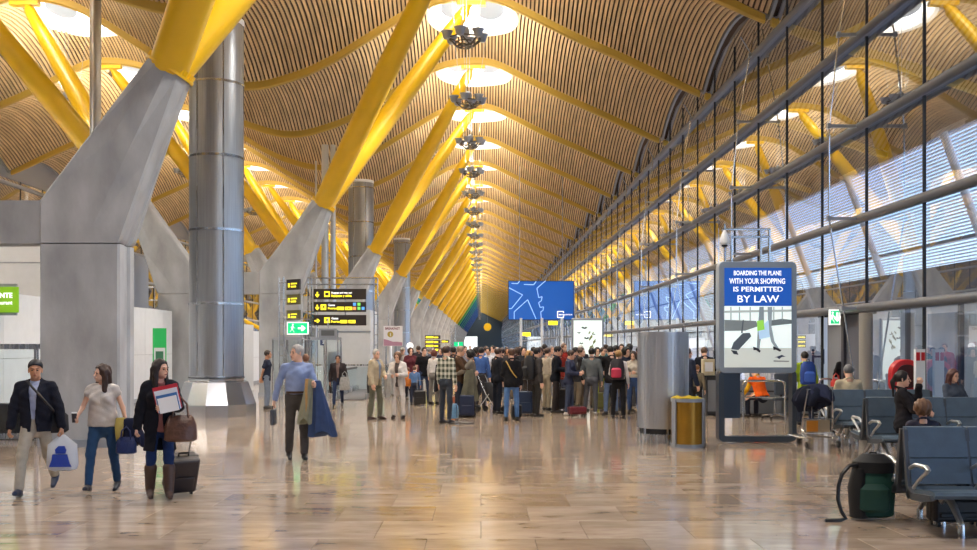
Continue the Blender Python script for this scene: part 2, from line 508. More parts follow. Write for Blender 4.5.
# skylights
DISC = mat('skylight_glass', (0.17, 0.20, 0.25), 0.3, emit=0.5)
RIMW = mat('white_rim', (0.84, 0.85, 0.86), 0.4, emit=0.12)
def skylight_meshes():
    def ez(a, r=1.0):
        xx = XA + HA * r * math.cos(a); yy = BAY / 2 + HO + HB * r * math.sin(a)
        return xx, yy, zceil(xx, yy / BAY)
    n = 40; rim = MB(); vs = []; fs = []
    for i in range(n):
        a = 2 * PI * i / n
        x0, y0, z0 = ez(a, 1.03); x1, y1, z1 = ez(a, .95)
        vs += [(x0, y0, z0 - .03), (x1, y1, z1 - .03), (XA + (x1 - XA) * .80, BAY / 2 + HO + (y1 - BAY / 2 - HO) * .80, 16.62), (x0, y0, z0 + .2)]
    for i in range(n):
        a = 4 * i; b = 4 * ((i + 1) % n)
        fs += [(a, b, b + 1, a + 1), (a + 1, b + 1, b + 2, a + 2), (a + 3, b + 3, b, a)]
    rim.add(vs, fs)
    dif = MB(); c = (XA, BAY / 2 + HO, 16.63)
    vs = [c]; fs = []
    for i in range(n): 
        j = 4 * i + 2; vs.append(tuple(rim.v[j][q] + (.01 if q == 2 else 0) for q in range(3)))
    for i in range(n): fs.append((0, 1 + i, 1 + (i + 1) % n))
    dif.add(vs, fs)
    lens = []
    for sx, sy in ((-.80, HO + .1), (.76, HO + .3)):
        lb = MB(); vs = []; 
        for i in range(24):
            a = 2 * PI * i / 24
            vs.append((XA + sx + .60 * math.cos(a), BAY / 2 + sy + .85 * math.sin(a), 16.30 - .12 * math.sin(a)))
        vs += [(v[0], v[1], v[2] + .05) for v in vs]
        lb.add(vs, [tuple(range(24)), tuple(reversed(range(24, 48)))] + [(i, (i + 1) % 24, 24 + (i + 1) % 24, 24 + i) for i in range(24)])
        lens.append(lb.mesh('lens_disc', DISC))
    gr = MB()
    for i in range(9):
        xx = XA - 1.0 + .25 * i; hy = .55 * math.sqrt(max(0, 1 - ((xx - XA) / 1.3) ** 2))
        gr.bar((xx, BAY / 2 + HO + 1.1, 16.2), (xx, BAY / 2 + HO + 1.1 + hy, 16.0), .03, .05)
    for i in range(3): gr.bar((XA - 1.05, BAY / 2 + HO + 1.2 + .16 * i, 16.12), (XA + 1.05, BAY / 2 + HO + 1.2 + .16 * i, 16.12), .03, .05)
    return rim.mesh('rim', RIMW, True), dif.mesh('diffuser', LAMPW), lens, gr.mesh('louvre_grid', GREYP)
sk_rim, sk_dif, sk_lens, sk_grid = skylight_meshes()
# hanging lamp clusters
def cluster():
    fr = MB(); R_ = .62
    pots = [(R_ * math.cos(a), R_ * math.sin(a)) for a in [PI * q / 3 for q in range(6)]]
    for i, (a, b) in enumerate(pots):
        a2, b2 = pots[(i + 1) % 6]
        fr.bar((a * .95, b * .95, -.10), (a2 * .95, b2 * .95, -.10), .035); fr.bar((a * .45, b * .45, -.36), (a2 * .45, b2 * .45, -.36), .035)
        fr.bar((a * .95, b * .95, -.10), (a * .45, b * .45, -.36), .04); fr.bar((a * .95, b * .95, -.10), (a2 * .45, b2 * .45, -.36), .028)
        fr.bar((a * .45, b * .45, -.36), (0, 0, -.33), .035)
        fr.bar((a * .45, b * .45, -.20), (a2 * .45, b2 * .45, -.20), .03)
    pot = MB(); pot.lathe([(.08, -.16), (.13, -.11), (.17, .05), (.22, .10), (.20, .10), (.12, .0)], 14)
    lens = MB(); lens.lathe([(.155, .045), (.15, .05)], 14)
    hub = MB(); hub.lathe([(.02, -.2), (.13, -.14), (.17, 0), (.13, .13), (.02, .2)], 14)
    cb = MB()
    for a, b in pots[::2]: cb.tube([(a * .6, b * .6, -.2), (a * 1.35, b * 1.35, 3.0)], .008, 4)
    for dx in (-.06, .06): cb.tube([(dx, 0, -.3), (dx, 0, 3.1)], .012, 4)
    return fr.mesh('frame', mat('cluster_frame', (.16, .15, .14), .4, .7)), pot.mesh('lamp_pot', mat('pot_grey', (.34, .38, .44), .35, .6), True), \
        lens.mesh('lamp_lens', mat('warm_lamp', (1, .72, .38), .5, emit=6)), hub.mesh('hub', mat('pot_grey', (0, 0, 0)), True), cb.mesh('suspension_cable', GREYP), pots
cf, cp, cl, chb, ccb, cpots = cluster()
ORD = ['nearest', 'second', 'third', 'fourth', 'fifth', 'sixth', 'seventh', 'eighth', 'ninth', 'tenth', 'eleventh', 'twelfth']
for side in (0, 1):
    n_s = 0
    for k in range(1, K1):
        y = 3.2 + BAY * k
        sgn = 0 if side == 0 else 2 * (AXIS - XA)
        where = 'over the open hall' if side == 0 else 'over the left side hall'
        t = link_mesh('skylight', None, ceil, (sgn, y, 0))
        link_mesh('rim', sk_rim, t); link_mesh('diffuser', sk_dif, t)
        if k < 14:
            for lm in sk_lens: link_mesh('lens_disc', lm, t)
            link_mesh('louvre_grid', sk_grid, t)
        idx = k - 3
        if 0 <= idx < 9: lab = f'round cluster of grey lamps hung {where}, {ORD[idx]} from the top' if side == 0 else f'lamp cluster hung {where}, {ORD[idx]} in its row'
        else: lab = f'tiny lamp cluster far down the row {where}'
        t = thing('lamp_cluster', lab, 'lamp', (sgn - .2 + XA, y + BAY / 2, 12.2), .3, 'lamp clusters hung under the skylights')
        link_mesh('frame', cf, t); link_mesh('hub', chb, t, (0, 0, .15)); link_mesh('suspension_cable', ccb, t)
        if k < 16:
            for a, b in cpots:
                p_ = link_mesh('lamp_pot', cp, t, (a, b, 0))
                link_mesh('lamp_lens', cl, p_)
# ------------------------------------------------------------------ concrete pylons with yellow struts
def section(levels):
    """levels: list of 18-point rings"""
    mb = MB(); n = len(levels[0]); vs = [p for l in levels for p in l]; fs = []
    for i in range(len(levels) - 1):
        for k in range(n):
            fs.append((i * n + k, i * n + (k + 1) % n, (i + 1) * n + (k + 1) % n, (i + 1) * n + k))
    fs += [tuple(reversed(range(n))), tuple((len(levels) - 1) * n + k for k in range(n))]
    mb.add(vs, fs); return mb
c = .05
UV = [(-1 + c, 0), (-.3, 0), (.3, 0), (1 - c, 0), (1, .06), (1, .34), (.93, .38), (.93, .66), (1, .70), (1, .94), (1 - c, 1), (.3, 1), (-.3, 1), (-1 + c, 1), (-1, .94), (-1, .5), (-1, .06)]
def ring_flat(xl, xr, zl, zr): return [((xl + xr) / 2 + (xr - xl) / 2 * u, .8 * v, (zl + zr) / 2 + (zr - zl) / 2 * u) for u, v in UV]
TOPC = Vector((-5.62, .4, 6.72)); AXD = Vector((.51, 0, .86)).normalized(); PERP = Vector((.86, 0, -.51)).normalized()
def ring_top(r, off=0):
    out = []
    for u, v in UV:
        ang = math.atan2((v - .5) * 2 * (1 if abs(u) > .5 else 1.3), u * 1.0 if abs(u) > .5 else u * 1.2)
        out.append(tuple(TOPC + AXD * off + PERP * r * math.cos(ang) + Vector((0, 1, 0)) * r * math.sin(ang)))
    return out
def blend(a, b, t): return [tuple(p * (1 - t) + q * t for p, q in zip(u, v)) for u, v in zip(a, b)]
L0 = ring_flat(-7.78, -6.37, 0, 0); L1 = ring_flat(-7.78, -6.37, 3.58, 3.58); L2 = ring_flat(-7.78, -6.33, 4.36, 3.66); L3 = ring_top(.43)
shaft_me = section([L0, L1]).mesh('shaft', CONC)
arm_me = section([ring_flat(-7.78, -6.37, 3.60, 3.60), L2, blend(L2, L3, .5), L3]).mesh('arm', CONC)
base_me = MB().box(-7.80, -6.35, -.02, .82, 0, .14).mesh('skirting', GREYP)
fm = MB(); n = 26; vs = []
Y1 = Vector((0, 1, 0))
rg = lambda r, o: [tuple(TOPC + AXD * o + PERP * r * math.cos(2 * PI * i / n) + Y1 * r * math.sin(2 * PI * i / n)) for i in range(n)]
for lv in (rg(.43, 0), rg(.47, .0), rg(.47, .05), rg(.35, .06)): vs += lv
fm.add(vs, [(j * n + i, j * n + (i + 1) % n, (j + 1) * n + (i + 1) % n, (j + 1) * n + i) for j in range(3) for i in range(n)] + [tuple(range(3 * n, 4 * n))])
fl_me = fm.mesh('flange', YEL)
tm = MB()
for i in range(0, 26):
    a = 2 * PI * i / 26; p = TOPC + AXD * .05 + (PERP * math.cos(a) + Y1 * math.sin(a)) * .42
    tm.bar(p, p + AXD * .10, .035, .05)
bolt_me = tm.mesh('bolt_ring', YEL)
TGT_A, TGT_B = Vector((-.42, 18 - 23.7 + .4, 14.75)), Vector((-.42, 20.6 - 17.6, 14.75))
TGT_A.y = 11.9 - 17.6
def strut_mesh(tgt, col, dy):
    mb = MB(); a = TOPC + AXD * .0 + Vector((0, dy, 0)); b = tgt
    pts = [a.lerp(b, t) for t in (0, .02, .25, .5, .8, .965, .985, 1)]
    mb.tube(pts, [.345, .35, .375, .37, .29, .22, .12, .10], 20, False)
    return mb.mesh('strut', col, True)
sA, sB = strut_mesh(TGT_A, YEL, -.06), strut_mesh(TGT_B, YEL, .08)
cap_me = MB().bar(TGT_A + Vector((-.5, 0, .02)), TGT_A + Vector((.6, 0, .02)), .30, .16).mesh('bearing_plate', YEL)
link_me = MB().box(-9.91, -7.785, .1, .7, 3.60, 4.36).mesh('tie_beam', CONC)
NP = 22
for side in (0, 1):
    for i in range(-1, NP):
        Y = 17.6 + 17.4 * i
        if side == 0:
            lab = {-1: None, 0: 'huge grey concrete pylon nearest the camera, left of the picture', 1: 'grey concrete pylon behind the overhead direction signs', 2: 'concrete pylon right behind the direction signs, third of its row', 3: 'concrete pylon above the man in the black t-shirt, fourth of its row'}.get(i, 'concrete pylon with paired yellow struts far down the hall')
        else:
            lab = {1: 'left-leaning concrete pylon behind the white wall with the green notice', 2: 'left-leaning pylon behind the big steel duct'}.get(i, 'left-leaning concrete pylon in the far row')
        if lab is None: lab = 'concrete pylon beside the camera'
        t = thing('concrete_pylon', lab, 'column', (0 if side == 0 else 2 * AXIS, Y, 0), 0, 'concrete pylons with yellow struts')
        if side: t.scale = (-1, 1, 1)
        col = None
        dist = Y
        link_mesh('shaft', shaft_me, t); link_mesh('arm', arm_me, t); link_mesh('skirting', base_me, t)
        fo = link_mesh('flange', fl_me, t); STUFF(link_mesh('bolt_ring', bolt_me, t))
        s1 = link_mesh('strut', sA, t); s2 = link_mesh('strut', sB, t)
        link_mesh('bearing_plate', cap_me, t); q = link_mesh('bearing_plate', cap_me, t, (0, TGT_B.y - TGT_A.y, 0))
        if i >= 13:
            cm = GREEN if i == 13 else TEAL if i < 17 else BLUEP
            for o_ in (s1, s2, fo):
                o_.material_slots[0].link = 'OBJECT'; o_.material_slots[0].material = cm
        if side == 0: link_mesh('tie_beam', link_me, t)

# ------------------------------------------------------------------ glass facade on the right
XF = 8.6
MU0, MUS = 4.9, 2.9
ROWZ = [0, 2.62, 4.62, 6.68, 8.72, 10.78]
w1 = struct('window_1')
mul = MB(); mul.box(-.03, .03, -.018, .018, 0, 11.9); mul_me = mul.mesh('mullion', DARKM)
muls = [MU0 + MUS * i for i in range(-6, 142)]
for y in muls: link_mesh('mullion', mul_me, w1, (XF, y, 0))
for z in ROWZ[1:]:
    mb = MB(); mb.tube([(XF - .14, -13, z), (XF - .14, 418, z)], .098, 14); mb.box(XF - .10, XF + .08, -13, 418, z - .04, z + .04)
    mb.build('transom', mat('transom_grey', (.105, .12, .15), .4, .3), w1, smooth=True)
panes = []
for y in muls[:-1]:
    for i, z in enumerate(ROWZ):
        z1 = ROWZ[i + 1] if i < 5 else 12.3
        panes.append((y, z, z1))
pm = {}
npn = 0; rp = MB()
for (y, z, z1) in panes:
    if z == 0 and 22 < y < 22.5: continue
    if 13 < y < 170 and npn < 295:
        npn += 1
        key = round(z, 2)
        if key not in pm:
            q = MB(); q.add([(0, .03, .03), (0, MUS - .03, .03), (0, MUS - .03, z1 - z - .03), (0, .03, z1 - z - .03)], [(0, 1, 2, 3)]); pm[key] = q.mesh('pane', GLASS)
        link_mesh('pane', pm[key], w1, (XF, y, z))
    else:
        rp.add([(XF, y + .03, z + .03), (XF, y + MUS - .03, z + .03), (XF, y + MUS - .03, z1 - .03), (XF, y + .03, z1 - .03)], [(0, 1, 2, 3)])
STUFF(rp.build('far_panes', GLASS, w1, fix=False))
# lens-shaped cable trusses
kt = MB(); arms = [(0, .02), (2.62, .42), (4.62, .74), (6.68, .74), (8.72, .52), (10.78, .16), (11.6, .02)]
for z, a in arms[1:-1]:
    kt.bar((-a, 0, z), (0, 0, z), .06, .07); kt.box(-a - .05, -a + .03, -.05, .05, z - .06, z + .06)
kt_me = kt.mesh('truss_arm', GREYP)
kc = MB(); kc.tube([(-a, 0, z) for z, a in arms], .02, 6); kc_me = kc.mesh('truss_cable', CHROME)
ks = MB(); ks.tube([(-.45, 0, 11.35), (-.08, 0, 10.75)], .025, 6); ks_me = ks.mesh('brace', GREYP)
for i in range(-1, 44):
    y = 4.9 + BAY * i
    t = link_mesh('truss_arm', kt_me, w1, (XF - .1, y, 0)); link_mesh('truss_cable', kc_me, t); link_mesh('brace', ks_me, t)
# louvre screen outside
lv = struct('window_2')
blades = MB(); nb = 60
for i in range(nb):
    t = i / (nb - 1); z = 8.75 - t * 6.5; x = 15.4 + t * 2.3
    blades.add([(x, -10, z), (x + .085, -10, z - .04), (x + .085, 400, z - .04), (x, 400, z), (x, -10, z - .012), (x + .085, -10, z - .052), (x + .085, 400, z - .052), (x, 400, z - .012)],
               [(0, 1, 2, 3), (7, 6, 5, 4), (0, 4, 5, 1), (2, 6, 7, 3), (1, 5, 6, 2), (0, 3, 7, 4)])
STUFF(blades.build('louvre_blades', mat('louvre_white', (.58, .60, .63), .5), lv, fix=False))
prop = MB(); prop.tube([(15.2, 0, 8.8), (17.9, 0, 1.4)], .14, 10); prop.bar((15.4, -1.2, 8.9), (15.4, 1.2, 8.9), .12, .2); prop_me = prop.mesh('leaning_prop', mat('prop_white', (.88, .89, .90), .4))
for i in range(0, 44): link_mesh('leaning_prop', prop_me, lv, (0, 6.8 + BAY * i, 0))
rl = MB()
for x_, z_ in ((15.4, 8.85), (16.6, 5.5), (17.5, 2.8)): rl.box(x_ - .05, x_ + .05, -10, 400, z_ - .06, z_ + .06)
rl.build('screen_rail', GREYP, lv)
# outside ground
g = MB(); g.box(8.76, 420, -60, 520, -4.3, -4.0); S(g.build('ground', mat('apron_concrete', (.42, .42, .41), .8, var=.1, vscale=.05)))
# panels that close the bays at the eaves
fa = MB(); n = 12
for xe in (15.45,):
    vs = []
    for i in range(n + 1):
        t = i / n; vs += [(xe, BAY * t, zroof(15.4) - .1), (xe, BAY * t, zceil(15.4, t) + .2)]
    fa.add(vs, [(2 * i, 2 * i + 2, 2 * i + 3, 2 * i + 1) for i in range(n)])
fa_me = fa.mesh('eave_panel', GREYP)
fb = MB(); vs = []
for i in range(n + 1):
    t = i / n; vs += [(XL - .1, BAY * t, zroof(XL) - .1), (XL - .1, BAY * t, zceil(XL, t) + .2)]
fb.add(vs, [(2 * i, 2 * i + 2, 2 * i + 3, 2 * i + 1) for i in range(n)])
fb_me = fb.mesh('eave_panel', GREYP)
for k in range(-1, K1):
    link_mesh('eave_panel', fa_me, ceil, (0, 3.2 + BAY * k, 0)); link_mesh('eave_panel', fb_me, ceil, (0, 3.2 + BAY * k, 0))
S(MB().box(2 * AXIS - 9.4, 2 * AXIS - 9.2, -14, 420, 0, 12).build('wall_left_backing', mat('dark_glass_backing', (.06, .045, .035), .5)))  # dark backing added outside so the left glass mirrors the ceiling
# left glass facade, far wall, back wall
w3 = struct('window_3'); XLF = 2 * AXIS - 8.6
for y in muls[2:]: link_mesh('mullion', mul_me, w3, (XLF, y, 0))
for z in ROWZ[1:]:
    MB().tube([(XLF + .1, -13, z), (XLF + .1, 418, z)], .10, 10).build('transom', GREYP, w3, smooth=True)
q = MB(); q.add([(XLF, -13, 0), (XLF, 418, 0), (XLF, 418, 12.3), (XLF, -13, 12.3)], [(0, 1, 2, 3)]); q.build('pane', GLASS, w3, fix=False)
bw = MB(); bw.box(XLF, XF, -14.3, -14, 0, 17); S(bw.build('wall_back', OFFW))
fw = MB(); fw.box(XLF, -9, 404, 404.5, 0, 17); fw.box(-9, XF + .4, 404, 404.5, 5.2, 17); fw.box(-1.5, XF + .4, 404, 404.5, 0, 5.2); S(fw.build('wall_far', mat('dark_end', (.03, .05, .07), .6)))
# ------------------------------------------------------------------ figures: smooth surfaces from distance fields
def snet(F, lo, h):
    nx, ny, nz = F.shape
    s = F < 0
    m = np.zeros((nx - 1, ny - 1, nz - 1), np.int8)
    for i in (0, 1):
        for j in (0, 1):
            for k in (0, 1): m += s[i:nx - 1 + i, j:ny - 1 + j, k:nz - 1 + k]
    idx = np.argwhere((m > 0) & (m < 8))
    cid = -np.ones(m.shape, np.int64); cid[tuple(idx.T)] = np.arange(len(idx))
    cv = {}
    for i in (0, 1):
        for j in (0, 1):
            for k in (0, 1): cv[i, j, k] = F[idx[:, 0] + i, idx[:, 1] + j, idx[:, 2] + k]
    acc = np.zeros((len(idx), 3)); cnt = np.zeros(len(idx))
    for ax in range(3):
        for p in (0, 1):
            for q in (0, 1):
                a = [0, 0, 0]; o = [d for d in range(3) if d != ax]; a[o[0]] = p; a[o[1]] = q
                b = list(a); b[ax] = 1
                A, B = cv[tuple(a)], cv[tuple(b)]
                cr = (A < 0) != (B < 0)
                t = np.where(cr, A / np.where(cr, A - B, 1), 0)
                pos = np.tile(np.array(a, float), (len(idx), 1)); pos[:, ax] = t
                acc += pos * cr[:, None]; cnt += cr
    V = (idx + acc / cnt[:, None]) * h + lo
    Q = []
    for ax in range(3):
        o = [d for d in range(3) if d != ax]
        sl0 = [slice(None)] * 3; sl1 = [slice(None)] * 3
        sl0[ax] = slice(0, -1); sl1[ax] = slice(1, None)
        e = s[tuple(sl0)] != s[tuple(sl1)]
        ed = np.argwhere(e)
        ok = (ed[:, o[0]] > 0) & (ed[:, o[1]] > 0) & (ed[:, o[0]] < F.shape[o[0]] - 1) & (ed[:, o[1]] < F.shape[o[1]] - 1)
        ed = ed[ok]
        def c_(d0, d1):
            x = ed.copy(); x[:, o[0]] -= d0; x[:, o[1]] -= d1
            return cid[tuple(x.T)]
        quad = np.stack([c_(1, 1), c_(0, 1), c_(0, 0), c_(1, 0)], 1)
        inside = s[tuple(ed.T)]
        flip = inside if ax != 1 else ~inside
        quad[~flip] = quad[~flip][:, ::-1]
        Q.append(quad)
    Q = np.concatenate(Q)
    return V, Q[(Q >= 0).all(1)]

def A3(v): return np.array(v, dtype=np.float32)
def smin(a, b, k):
    h = np.clip(.5 + .5 * (b - a) / k, 0, 1)
    return b * (1 - h) + a * h - k * h * (1 - h)
def cap(P, a, b, ra, rb):
    a = A3(a); b = A3(b); d = b - a; L = float(d @ d) + 1e-9
    t = np.clip(((P - a) @ d) / L, 0, 1)
    return np.linalg.norm(P - a - t[..., None] * d, axis=-1) - (ra + (rb - ra) * t)
def ell(P, c, r):
    q = P - A3(c); r = A3(r)
    k0 = np.linalg.norm(q / r, axis=-1); k1 = np.linalg.norm(q / (r * r), axis=-1) + 1e-9
    return k0 * (k0 - 1) / k1
def grid(lo, hi, h):
    ax = [np.arange(lo[i], hi[i] + h, h, dtype=np.float32) for i in range(3)]
    return np.stack(np.meshgrid(*ax, indexing='ij'), -1), np.array([a[0] for a in ax])
def to_mesh(name, V, Q, m, extra=None):
    vs = V.tolist(); fs = Q.tolist()
    me = bpy.data.meshes.new(name)
    if extra:
        for ev, ef in extra:
            o = len(vs); vs += ev.tolist(); fs += [[i + o for i in f] for f in ef.tolist()]
    me.from_pydata(vs, [], fs)
    me.polygons.foreach_set('use_smooth', [True] * len(fs))
    me.materials.append(m)
    return me

def rotx(a): c, s = math.cos(a), math.sin(a); return np.array([[1, 0, 0], [0, c, -s], [0, s, c]])
def rotz(a): c, s = math.cos(a), math.sin(a); return np.array([[c, -s, 0], [s, c, 0], [0, 0, 1]])
def roty(a): c, s = math.cos(a), math.sin(a); return np.array([[c, 0, s], [0, 1, 0], [-s, 0, c]])
D = math.radians
# a pose: legs (thigh forward, knee bend, sideways), arms (upper forward, upper out, fore forward, fore out), lean, twist of the head
POSES = {
    'stand':  dict(L=(2, 3, 5), R=(-2, 3, 5), aL=(4, 12, 14, 6), aR=(-2, 12, 8, 6)),
    'shift':  dict(L=(12, 16, 9), R=(-3, 0, 2), aL=(8, 14, 40, -10), aR=(0, 12, 14, 4), hz=12),
    'phone':  dict(L=(3, 4, 6), R=(-2, 3, 4), aL=(12, 14, 92, -28), aR=(10, 14, 86, -30), hx=14),
    'chest':  dict(L=(5, 6, 6), R=(-3, 3, 5), aL=(14, 14, 70, -40), aR=(4, 12, 20, 4), hz=-20),
    'walk':   dict(L=(20, 6, 3), R=(-14, 22, 3), aL=(-12, 10, 8, 6), aR=(16, 10, 32, 0)),
    'walk2':  dict(L=(-14, 26, 3), R=(20, 5, 3), aL=(12, 14, 24, 8), aR=(-10, 10, 4, 6)),
    'bagman': dict(L=(-16, 30, 3), R=(17, 4, 5), aL=(2, 20, 6, 8), aR=(4, 16, 8, 8), hz=12),
    'whitetee': dict(L=(-6, 16, 5), R=(16, 6, 5), aL=(-4, 20, 20, 16), aR=(4, 22, 66, 2), hz=-48),
    'books':  dict(L=(12, 10, 1), R=(-2, 14, 2), aL=(14, 14, 92, -48), aR=(-4, 14, -2, 10), hz=38),
    'coats':  dict(L=(10, 4, 1), R=(-6, 12, 1), aL=(14, 16, 92, -6), aR=(-14, 18, -8, 12), hz=-58),
    'hug':    dict(L=(3, 4, 5), R=(0, 3, 5), aL=(42, 6, 66, -28), aR=(40, 6, 62, -28), hx=12),
    'sit':    dict(L=(86, 84, 5), R=(84, 88, 5), aL=(20, 12, 70, -18), aR=(18, 12, 66, -18), hx=8),
    'sitback': dict(L=(80, 70, 8), R=(88, 92, 6), aL=(10, 16, 60, -10), aR=(24, 20, 50, -20), hx=4),
    'chin':   dict(L=(86, 86, 4), R=(88, 80, 4), aL=(58, 4, 174, -14), aR=(26, 12, 70, -26), hx=2),
    'drape':  dict(L=(86, 86, 4), R=(88, 80, 4), aL=(26, 12, 70, -26), aR=(36, 66, 60, 84), hx=6),
    'bend':   dict(L=(84, 88, 5), R=(86, 84, 5), aL=(50, 8, 84, -10), aR=(52, 8, 84, -10), lean=30, hx=26),
    'back':   dict(L=(0, 2, 5), R=(3, 6, 5), aL=(-12, 8, -16, -16), aR=(-12, 8, -16, -16)),
    'strap':  dict(L=(2, 3, 4), R=(-1, 2, 4), aL=(8, 10, 60, -30), aR=(-4, 12, 8, 4), hz=25),
    'photo':  dict(L=(2, 3, 6), R=(-4, 3, 6), aL=(48, 16, 120, -20), aR=(46, 16, 118, -20), hx=0),
}
JC = {}
def joints(pose, fem):
    if (pose, fem) in JC: return JC[pose, fem]
    p = POSES[pose]; J = {}
    th, sh = .435, .415
    hw = .092
    hips = {}
    zs = []
    for s, k in ((1, 'L'), (-1, 'R')):
        a, b, o = p[k]
        hip = np.array([s * hw, 0, 0.])
        d1 = np.array([s * math.sin(D(o)), -math.sin(D(a)) * math.cos(D(o)), -math.cos(D(a)) * math.cos(D(o))])
        d2 = np.array([s * math.sin(D(o * .3)), -math.sin(D(a - b)), -math.cos(D(a - b))])
        kn = hip + d1 * th; an = kn + d2 * sh
        pitch = D(max(0, (b - a) * .75)) if a < 60 and b - a > 8 else (-D(12) if a > 14 and a < 60 else 0)
        J['hip' + k], J['knee' + k], J['ank' + k], J['pitch' + k] = hip, kn, an, pitch
        low = an[2] - .085 * math.cos(pitch) - (max(0, math.sin(pitch)) * .14) - max(0, -math.sin(pitch)) * .05
        zs.append(low)
    J['z'] = -min(zs)
    lean = D(p.get('lean', 0) + (2 if p['L'][0] < 60 else -4))
    R = rotx(lean); J['R'] = R                      # local torso -> body; leaning forward is towards -y
    sw = .185 if not fem else .160
    for s, k in ((1, 'L'), (-1, 'R')):
        J['sho' + k] = R @ np.array([s * sw, .01, .475])
        f, o, f2, o2 = p['a' + k]
        dd = lambda ff, oo: R @ np.array([s * math.sin(D(oo)), -math.sin(D(ff)) * math.cos(D(oo)), -math.cos(D(ff)) * math.cos(D(oo))])
        J['elb' + k] = J['sho' + k] + dd(f, o) * .285
        J['fd' + k] = dd(f2, o2)
        J['wri' + k] = J['elb' + k] + dd(f2, o2) * .25
    J['neck'] = R @ np.array([0, .012, .535])
    J['HR'] = R @ rotx(-lean * .8) @ rotz(D(p.get('hz', 0))) @ rotx(D(p.get('hx', 0)))
    J['head'] = J['neck'] + R @ np.array([0, -.015, .055]) + J['HR'] @ np.array([0, -.01, .085])
    for k in list(J):
        if isinstance(J[k], np.ndarray) and J[k].shape == (3,) and not k.startswith('fd'): J[k] = J[k] + np.array([0, 0, J['z']])
    J['root'] = np.array([0, 0, J['z']])
    JC[pose, fem] = J
    return J

def torso(P, J, fem, r, hem=None, top=True, flare=0.0, fat=0.0):
    q = (P - A3(J['root'])) @ J['R'].astype(np.float32)
    zz = q[..., 2]
    s = q / A3((1, .68 + fat * .9, 1))
    w = .118 if fem else .137
    ch = .135 if fem else .155
    hp = .150 if fem else .142
    f = cap(s, (0, .012, -.03), (0, .012, .05), hp + fat * .5, hp - .004 + fat * .5)
    f = smin(f, cap(s, (0, 0, .05), (0, 0, .20), hp - .012 + fat * .7, w + fat * .7), .04)
    if top:
        f = smin(f, cap(s, (0, 0, .2), (0, .01, .36), w + fat * .7, ch + fat * .3), .05)
        f = smin(f, cap(s, (-.10 if fem else -.125, .02, .45), (.10 if fem else .125, .02, .45), .062, .062), .06)
        if fem:
            f = smin(f, np.minimum(ell(q, (.062, -.07, .335), (.065, .055, .065)), ell(q, (-.062, -.07, .335), (.065, .055, .065))), .06)
        else:
            f = smin(f, ell(q, (0, -.05, .37), (.13, .06, .08)), .05)
    else:
        f = smin(f, np.minimum(ell(q, (.07, .06, -.03), (.075, .07, .08)), ell(q, (-.07, .06, -.03), (.075, .07, .08))), .03)
    if top and hem is not None and hem < 0:
        f = smin(f, np.minimum(ell(q, (.065, .045, -.03), (.085, .078, .10)), ell(q, (-.065, .045, -.03), (.085, .078, .10))), .05)
    f = f * .85 - r
    if hem is not None and flare: 
        f = smin(f, cap(s, (0, 0, .12), (0, 0, hem - .02), hp + r * .5 - .01 + fat * .5, hp + flare + fat * .5) * .85, .03)
    if hem is not None: f = np.maximum(f, hem - zz)
    return f, q
def creases(P, amp=.006, f=34): 
    return amp * (np.sin(P[..., 0] * f + 3 * np.sin(P[..., 2] * 11)) * np.sin(P[..., 2] * f * 1.1 + P[..., 1] * 21))

HAND = {}
def hand_mesh(kind):
    """a left hand hanging down: palm towards -x, thumb forward (-y)"""
    if kind in HAND: return HAND[kind]
    P, lo = grid((-.07, -.085, -.20), (.05, .06, .03), .0042)
    curl = {'relax': .35, 'grip': 1.25}[kind]
    f = cap(P, (0, 0, .02), (0, 0, -.02), .025, .026)
    pal = (P - A3((0, 0, -.055))) / A3((.55, 1, 1))
    f = smin(f, cap(pal, (0, -.016, .03), (0, -.016, -.028), .024, .026) * .7, .02)
    f = smin(f, cap(pal, (0, .016, .03), (0, .016, -.024), .022, .024) * .7, .02)
    for i, (y, L) in enumerate(((-.031, .072), (-.0105, .080), (.0105, .075), (.031, .060))):
        p = np.array([0, y, -.088]); a = .12 + curl * .3; r = .0092 - (.0012 if i == 3 else 0); ff = None
        for sgm in (.45, .30, .25):
            q = p + np.array([-math.sin(a), 0, -math.cos(a)]) * L * sgm
            c = cap(P, p, q, r, r - .0008); ff = c if ff is None else np.minimum(ff, c)
            p = q; a += curl * .85; r -= .0008
        f = smin(f, ff, .006)
    t1 = (-.012, -.052, -.070); t2 = (-.028 - .012 * curl, -.056 + .01 * curl, -.100)
    f = smin(f, np.minimum(cap(P, (0, -.022, -.03), t1, .014, .0115), cap(P, t1, t2, .0115, .009)), .01)
    V, Q = snet(f, lo, .0042); HAND[kind] = (V, Q); return HAND[kind]
HEADC = {}
def head_net(fem, h):
    if (fem, h) in HEADC: return HEADC[fem, h]
    P, lo = grid((-.11, -.14, -.20), (.11, .13, .15), h)
    f = ell(P, (0, .012, .035), (.075, .094, .088))
    f = smin(f, ell(P, (0, -.03, -.045), (.052 if fem else .058, .058, .068)), .04)
    f = smin(f, cap(P, (0, -.072, -.088), (0, -.06, -.07), .016 if fem else .021, .03), .02)
    f = smin(f, cap(P, (-.03, -.083, .028), (.03, -.083, .028), .010, .010), .015)
    f = np.maximum(f, -np.minimum(ell(P, (.030, -.098, .008), (.017, .012, .011)), ell(P, (-.030, -.098, .008), (.017, .012, .011))))
    f = smin(f, cap(P, (0, -.092, .012), (0, -.112, -.022), .008, .0125), .010)
    f = smin(f, ell(P, (0, -.096, -.052), (.024, .010, .0085)), .005)
    f = smin(f, np.minimum(cap(P, (.076, .012, .018), (.078, .006, -.022), .013, .009), cap(P, (-.076, .012, .018), (-.078, .006, -.022), .013, .009)), .006)
    f = smin(f, cap(P, (0, .028, -.06), (0, .035, -.19), .050 if fem else .058, .056 if fem else .066), .02)
    V, Q = snet(f, lo, h); HEADC[fem, h] = (V, Q); return HEADC[fem, h]

